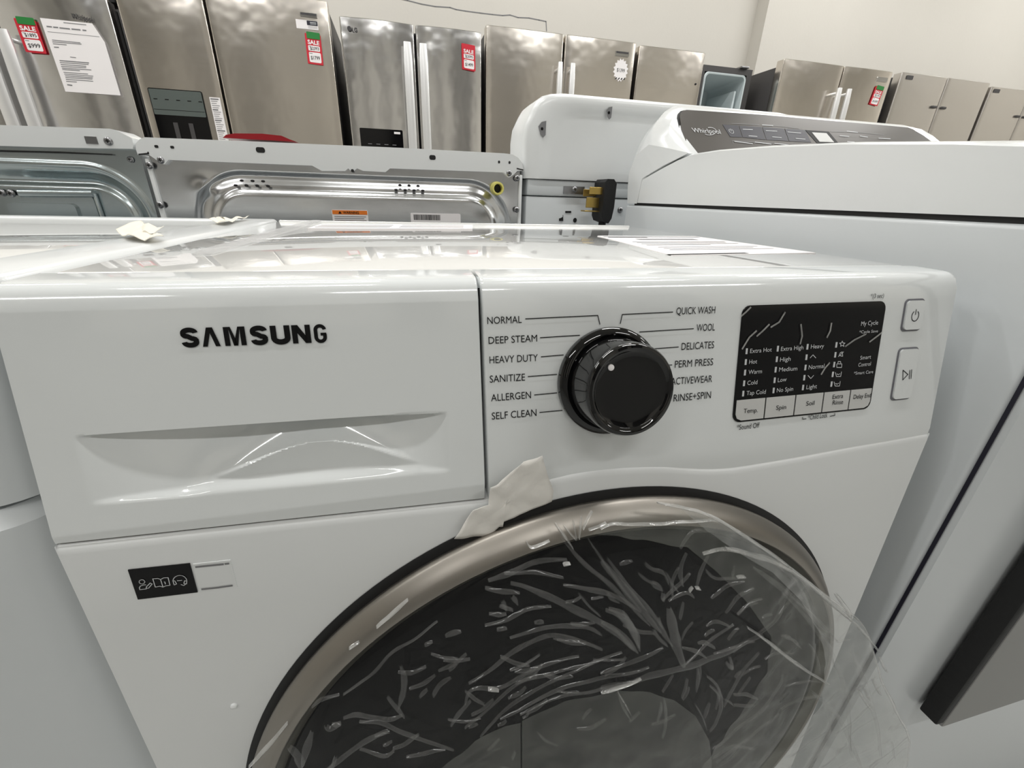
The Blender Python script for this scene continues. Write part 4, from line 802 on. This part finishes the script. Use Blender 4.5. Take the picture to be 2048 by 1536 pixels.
def fridge(label, x0, x1, zt, splits, sm_, yf=FY, th=.06, bow=.006, body=None, zlow=.66, depth=.62, ztb=None, group=None):
    root = thing('refrigerator', ((x0+x1)/2, yf+.35, 0), label, 'refrigerator', group)
    bx0, bx1 = body if body else (x0+.004, x1-.004)
    c = MB().m('body'); c.box(bx0, bx1, yf+th+.008, yf+depth, .02, (ztb or zt-.018), .004); c.build('cabinet', root)
    g = MB().m('black'); g.box(bx0+.012, bx1-.012, yf+th-.004, yf+th+.010, .06, zt-.03); g.build('door_gasket', root)
    drs = []
    for a, b in splits:
        d = MB().m(sm_); slab(d, a, b, yf, th, zlow, zt, bow); drs.append(d.build('door', root, ang=30))
    d = MB().m(sm_); slab(d, x0, x1, yf, th, .06, zlow-.008, bow); dw = d.build('freezer_drawer', root, ang=30)
    h = MB().m('handle'); zc = zlow-.10; h.tube([(x0+.06, yf-.002, zc), (x0+.06, yf-.045, zc), (x1-.06, yf-.045, zc), (x1-.06, yf-.002, zc)], .011, 10); h.build('handle', dw)
    return root, drs
FRF = Frame((0, FY, 0), (1, 0, 0), (0, 0, 1))
def bar_handle(door, xa, xb, z0, z1, yf, so=.05, flat=True, sk=0.0):
    h = MB().m('handle'); xm_ = (xa+xb)/2; r = (xb-xa)/2; n = 10; P = [(xm_+r*math.copysign(abs(math.cos(2*math.pi*k/16))**.6, math.cos(2*math.pi*k/16)), .013*math.copysign(abs(math.sin(2*math.pi*k/16))**.6, math.sin(2*math.pi*k/16))) for k in range(16)]
    rows = []
    for i in range(n+1):
        t = i/n; z = z0+(z1-z0)*t; o = so+.010*math.sin(math.pi*t); sc = .8 if i in (0, n) else 1
        rows.append([Vector((x-xm_, 0, 0))*sc+Vector((xm_+sk*t, yf-o+y*sc, z)) for x, y in P])
    h.grid(rows, True); b = len(h.v)-len(rows)*16; h.f += [tuple(range(b, b+16)), tuple(range(len(h.v)-16, len(h.v)))]; h.k += [h.cur]*2
    for z in (z0+.03, z1-.03): h.tube([(xm_, yf+.001, z), (xm_, yf-so+.004, z)], .009, 10)
    h.build('handle', door)
A_, dA = fridge('leftmost stainless refrigerator, with a typed paper sheet on its door', -1.98, -1.078, 1.687, [(-1.98, -1.535), (-1.531, -1.078)], 'steel2', yf=2.69, body=(-1.975, -1.062), bow=.02)
bar_handle(dA[1], -1.522, -1.468, .80, 1.52, 2.69); bar_handle(dA[0], -1.605, -1.551, .80, 1.52, 2.69)
hc = MB().m('black'); hc.box(-1.20, -1.066, 2.74, 2.86, 1.688, 1.706, .004); hc.build('hinge_cover', A_)
B_, dB = fridge('wide beige-toned stainless refrigerator with dark dispenser, right of the typed-sheet refrigerator', -1.045, -.108, 1.782, [(-1.045, -.678), (-.668, -.108)], 'steel', bow=.004, zlow=.40)
hd = MB().m('disp'); hd.rect(FRF, -1.008, -.767, 1.02, 1.347, -.006, .0065, .008); disp_ = hd.build('dispenser', dB[0], smooth=False)
hd = MB().m('strip'); hd.rect(FRF, -1.004, -.771, 1.232, 1.343, .006, .009, .004); hd.m('ink'); [hd.stroke(FRF, [(-.99+.05*i, 1.30), (-.975+.05*i, 1.30)], .004, .0095) for i in range(5)]; hd.stroke(FRF, [(-1.0, 1.255), (-.775, 1.255)], .002, .0095); hd.build('control_strip', disp_, smooth=False)
hd = MB().m('body'); hd.box(-.93, -.91, FY-.012, FY-.006, 1.04, 1.20); hd.box(-.86, -.84, FY-.012, FY-.006, 1.04, 1.20); hd.build('paddle', disp_)
hd = MB().m('chrome'); a = FRF.uv(598, 26, .01); hd.rect(FRF, -.243, -.163, 1.705, 1.722, .004, .009, .002); hd.m('logo'); hd.rect(FRF, -.240, -.166, 1.712, 1.720, .009, .0095); hd.build('brand_badge', dB[1], smooth=False)
hd = MB().m('paper'); hd.rect(FRF, -.268, -.164, 1.655, 1.692, .002, .0056); hd.m('navy'); hd.rect(FRF, -.216, -.165, 1.672, 1.691, .005, .0062, .002); hd.m('grey_ink'); [hd.stroke(FRF, [(-.212, 1.668-.004*i), (-.168, 1.668-.004*i)], .001, .0062) for i in range(3)]; hd.m('pale_ink'); hd.stroke(FRF, [(-.20, 1.684), (-.172, 1.684)], .003, .0066); hd.stroke(FRF, [(-.20, 1.678), (-.172, 1.678)], .002, .0066); hd.build('info_label', dB[1], smooth=False)
ls = MB().m('paper'); ls.rect(FRF, -.738, -.690, 1.06, 1.325, .003, .0062); ls.m('grey_ink')
for i in range(26): ls.stroke(FRF, [(-.732, 1.317-.0095*i), (-.698-.006*((i*7) % 3), 1.317-.0095*i)], .0028 if i % 5 else .006, .0066)
ls.org = (-.71, FY, 1.2); tag(ls.build('leaflet', None, smooth=False), 'narrow white leaflet of small print hanging beside the dispenser on the beige-toned refrigerator', 'leaflet')
C_, dC = fridge('stainless refrigerator with two long bright handles and small dark dispenser panel', -.058, .688, 1.727, [(-.058, .3185), (.3285, .688)], 'steel2', bow=.012, body=(-.05, .68))
bar_handle(dC[0], .255, .302, .80, 1.635, FY, sk=-.0); bar_handle(dC[1], .338, .384, .80, 1.635, FY)
hd = MB().m('logo'); c = FRF.uv(698.5, 57, .012); hd.lathe(FRF, c[0], c[1], [(.0105, .011), (.0105, .0135)], 24); p = FRF.uv(704, 61.8, .013); hd.text('LG', FRF, p[0], p[1]-.002, .017, .026, .0135, .02); hd.build('brand_lettering', dC[0], smooth=False)
hd = MB().m('disp'); hd.rect(FRF, -.010, .226, 1.03, 1.229, .0, .014, .006); hd.m('paper'); hd.rect(FRF, .178, .212, 1.208, 1.219, .013, .0145); hd.m('grey_ink'); [hd.stroke(FRF, [(.03+.045*i, 1.152), (.05+.045*i, 1.152)], .003, .0145) for i in range(4)]; hd.m('chrome'); hd.rect(FRF, -.008, .224, 1.125, 1.132, .013, .0146); hd.build('dispenser', dC[0], smooth=False)
D_, dD = fridge('warm-toned stainless refrigerator with a white starburst price tag, behind the white dryer', .714, 1.633, 1.765, [(.714, 1.171), (1.181, 1.633)], 'steel', bow=.004)
bar_handle(dD[0], 1.128, 1.160, .85, 1.620, FY, .045); bar_handle(dD[1], 1.204, 1.238, .85, 1.620, FY, .045)
hd = MB().m('chrome'); hd.rect(FRF, 1.500, 1.588, 1.690, 1.714, .003, .008, .002); hd.m('logo'); hd.rect(FRF, 1.504, 1.584, 1.703, 1.712, .008, .0085); hd.build('brand_badge', dD[1], smooth=False)
E_, dE = fridge('plain single-door stainless refrigerator immediately left of the open freezer', 1.657, 2.114, 1.757, [(1.657, 2.114)], 'steel', bow=.004, zlow=.30)
hd = MB().m('black'); c = FRF.uv(1392, 168, .006); hd.lathe(FRF, c[0], c[1], [(.006, .003), (.005, .0055)], 16); hd.build('lock', dE[0])
# open freezer without a door
OFY = 2.86
o_ = thing('freezer', (2.41, OFY+.25, 0), 'open freezer cabinet without a door showing its pale lining', 'freezer')
ox0, ox1, oz = 2.20, 2.607, 1.742
of = MB().m('body'); of.box(ox0, ox0+.035, OFY, OFY+.42, .02, oz); of.box(ox1-.04, ox1, OFY, OFY+.42, .02, oz); of.box(ox0+.035, ox1-.04, OFY, OFY+.42, oz-.035, oz); of.box(ox0+.035, ox1-.04, OFY, OFY+.42, .02, .08); of.box(ox0+.035, ox1-.04, OFY+.405, OFY+.42, .08, oz-.035); of.build('cabinet', o_)
lf = MB().m('liner'); a, b, c, d = ox0+.0355, ox1-.0405, .085, oz-.0355
rows = [rrect(a, b, c, d, .03), rrect(a+.004, b-.004, c+.004, d-.004, .03), rrect(a+.012, b-.012, c+.012, d-.012, .028), rrect(a+.03, b-.03, c+.03, d-.03, .02)]
lf.grid([[Vector((x, OFY-h, z)) for x, z in R] for R, h in zip(rows, (0, .006, .004, -.36))], True); e = len(lf.v)-len(rows[0]); lf.f.append(tuple(range(e, e+len(rows[0])))); lf.k.append(lf.cur); lf.build('liner', o_, ang=40)
lf = MB().m('liner'); lf.box(b-.05, b-.034, OFY+.03, OFY+.33, 1.0, 1.62, .004); lf.build('rail', o_)
hg = MB().m('screw'); hg.box(2.50, 2.56, OFY-.02, OFY+.06, oz, oz+.012, .003); hg.build('hinge', o_)
G_, dG = fridge('stainless two-handled refrigerator with a small red tag, right of the open freezer', 2.704, 3.632, 1.778, [(2.704, 3.198), (3.206, 3.632)], 'steel', bow=.006, depth=.53, ztb=1.745)
bar_handle(dG[0], 3.140, 3.178, .85, 1.640, FY, .05); bar_handle(dG[1], 3.222, 3.262, .85, 1.640, FY, .05)
hd = MB().m('chrome'); hd.rect(FRF, 3.498, 3.590, 1.712, 1.738, .004, .009, .003); hd.build('brand_badge', dG[1], smooth=False)
H_, dH = fridge('plain grey side-by-side refrigerator with tiny dark latches, second from the right edge', 3.713, 4.580, 1.785, [(3.713, 4.147), (4.154, 4.580)], 'steel3', bow=.002, depth=.53, zlow=.30)
hd = MB().m('logo'); c = FRF.uv(1820, 155, .004); hd.rect(FRF, c[0]-.03, c[0]+.03, c[1]-.012, c[1]+.012, .002, .0045, .004); hd.build('brand_badge', dH[0], smooth=False)
for d, xx, sg_ in ((dH[0], 4.125, -1), (dH[1], 4.175, 1)):
    hd = MB().m('body'); hd.box(min(xx, xx+.045*sg_), max(xx, xx+.045*sg_), FY-.014, FY+.002, 1.590, 1.606, .004); hd.build('latch', d)
I_, dI = fridge('plain grey refrigerator farthest right in the back row, cut by the picture edge', 4.612, 5.50, 1.765, [(4.612, 5.03), (5.038, 5.50)], 'steel3', bow=.002, depth=.53, zlow=.30)
hd = MB().m('logo'); c = FRF.uv(1994, 182, .004); hd.rect(FRF, c[0]-.03, c[0]+.03, c[1]-.012, c[1]+.012, .002, .0045, .004); hd.build('brand_badge', dI[0], smooth=False)
for d, xx, sg_ in ((dI[0], 5.015, -1), (dI[1], 5.055, 1)):
    hd = MB().m('body'); hd.box(min(xx, xx+.045*sg_), max(xx, xx+.045*sg_), FY-.014, FY+.002, 1.585, 1.600, .004); hd.build('latch', d)
# paper, sale tags
def sale_tag(cor, old, new, label, off, tape=True, yf=FY):
    fr = Frame((0, yf, 0), (1, 0, 0), (0, 0, 1)); Q = [fr.uv(*q, off) for q in cor]      # TL, TR, BR, BL
    ux = Vector((Q[2][0]-Q[3][0], Q[2][1]-Q[3][1])); uy = Vector((Q[0][0]-Q[3][0], Q[0][1]-Q[3][1]))
    W, H = ux.length, uy.length; fr2 = Frame(fr.p(Q[3][0], Q[3][1], off), (ux.x, 0, ux.y), (uy.x, 0, uy.y))
    t = MB().m('red'); t.rect(fr2, 0, W, 0, H, 0, .0016, W*.05); t.m('paper')
    t.rect(fr2, W*.14, W*.90, H*.06, H*.40, .0014, .0022, W*.08); t.rect(fr2, W*.14, W*.88, H*.44, H*.62, .0014, .0022, W*.06); t.text('SALE', fr2, W*.14, H*.66, H*.13, W*.74, .0024, .03)
    t.m('ink'); t.text(new, fr2, W*.24, H*.15, H*.12, W*.58, .0026, .01, .04); t.text(old, fr2, W*.26, H*.475, H*.10, W*.56, .0026, .01, .04)
    t.m('grey_ink'); t.stroke(fr2, [(W*.19, H*.355), (W*.36, H*.355)], H*.02, .0026); t.stroke(fr2, [(W*.19, H*.585), (W*.32, H*.585)], H*.016, .0026)
    t.org = fr2.p(W/2, 0, 0); o = t.build('sale_tag', None, smooth=False); tag(o, label, 'sale tag', 'red sale tags on the refrigerators')
    if tape:
        g = MB().m('green'); g.rect(fr2, W*.12, W*.96, H*.84, H*1.06, .0018, .0032, .004); g.build('green_tape', o, smooth=False)
sale_tag([(27, 36), (72, 41), (94, 108), (52, 104)], '$1895', '$999', 'red sale tag held by green tape beside the typed sheet on the far left refrigerator', .026, yf=2.69)
sale_tag([(609, 66), (641, 70), (647, 131), (616, 127)], '$2393', '$1799', 'red sale tag with green tape at the top right of the beige-toned refrigerator', .006)
sale_tag([(923, 86), (951.5, 88.5), (951, 143), (924.5, 138)], '$2095', '$1499', 'red sale tag without green tape on the right door of the middle refrigerator', .016, False)
sale_tag([(1752, 172), (1767, 173.5), (1754, 212.5), (1738, 208.5)], '$2195', '$1699', 'smallest red sale tag, farthest right, on the refrigerator beyond the open freezer', .010)
sb = MB().m('paper'); c = FRF.uv(1241.5, 140.5, .006); n = 16
sb.plate(FRF, [(c[0]+(.050 if i % 2 else .040)*math.cos(i*math.pi/n), c[1]+(.060 if i % 2 else .049)*math.sin(i*math.pi/n)) for i in range(2*n)], .0046, .0058); sb.m('ink'); sb.text('$1399', FRF, c[0]-.026, c[1]-.008, .018, .052, .0064, .0, -.05)
for i in range(4): sb.stroke(FRF, [(c[0]-.028+.018*i, c[1]-.046), (c[0]-.022+.018*i, c[1]-.040)], .006, .0064)
sb.org = FRF.p(c[0], c[1], 0); tag(sb.build('price_tag', None, smooth=False), 'white starburst price tag on the right door of the warm-toned refrigerator', 'price tag')
S6 = lambda x, y: (x*320/2048, y*320/2048)
AFR = Frame((0, 2.69, 0), (1, 0, 0), (0, 0, 1)); ps = MB().m('paper'); Qp = [AFR.uv(*S6(*q), .024) for q in ((510, 228), (1180, 300), (1340, 540), (1545, 1222), (838, 1172))]
ps.plate(AFR, Qp, .0235, .0243); ps.m('grey_ink')
for (a, b, c, d, wd) in [(600, 338, 660, 344, .005), (685, 348, 740, 352, .005), (765, 357, 890, 370, .005), (920, 372, 1025, 382, .005), (1060, 386, 1100, 390, .005), (610, 405, 1270, 470, .0018), (670, 512, 1025, 548, .003), (672, 535, 1040, 565, .003), (680, 560, 850, 575, .003), (695, 603, 750, 606, .004), (900, 730, 970, 738, .003), (765, 775, 1135, 805, .004), (768, 800, 1130, 825, .003), (780, 825, 1100, 848, .003), (785, 850, 1100, 866, .003), (795, 872, 1165, 895, .003), (800, 890, 1020, 905, .003), (815, 925, 1125, 948, .003), (825, 948, 1190, 975, .003), (835, 970, 1185, 995, .003), (840, 992, 1180, 1012, .003), (845, 1015, 1190, 1040, .003), (850, 1040, 980, 1050, .003), (865, 1085, 920, 1092, .005), (815, 290, 1100, 318, .003)]:
    ps.stroke(AFR, [AFR.uv(*S6(a, b), .0248), AFR.uv(*S6(c, d), .0248)], wd, .0248)
ps.org = AFR.p(Qp[0][0], Qp[0][1], .0235); tag(ps.build('paper_sheet', None, smooth=False), 'white typed paper sheet taped to the far left refrigerator, one corner curled', 'paper')
lw = MB().m('logo'); a = AFR.uv(*S6(915, 215), .02); b = AFR.uv(*S6(1185, 262), .02); lw.text('Whirlpool', AFR, a[0], a[1]-.006, .020, b[0]-a[0], .0215, .01, math.atan2(b[1]-a[1], b[0]-a[0])); lw.build('brand_lettering', dA[1], smooth=False)

# ------------------------------------------------------------------ ceiling fittings
lamp0 = None
for i, (x, y) in enumerate(TUBES):
    if lamp0 is None:
        lamp0 = thing('ceiling_light', (x, y, CEIL-.10), 'long fluorescent ceiling fitting above the shop floor', 'ceiling light', 'fluorescent ceiling lights')
        h = MB().m('lampbody'); h.box(x-.63, x+.63, y-.07, y+.07, CEIL-.10, CEIL-.001, .008); h0 = h.build('housing', lamp0)
    else:
        r = lamp0.copy(); C.objects.link(r); r.location = (x, y, CEIL-.10); c = h0.copy(); C.objects.link(c); c.parent = r
for o in list(SC.objects):
    if 'org' in o: del o['org']
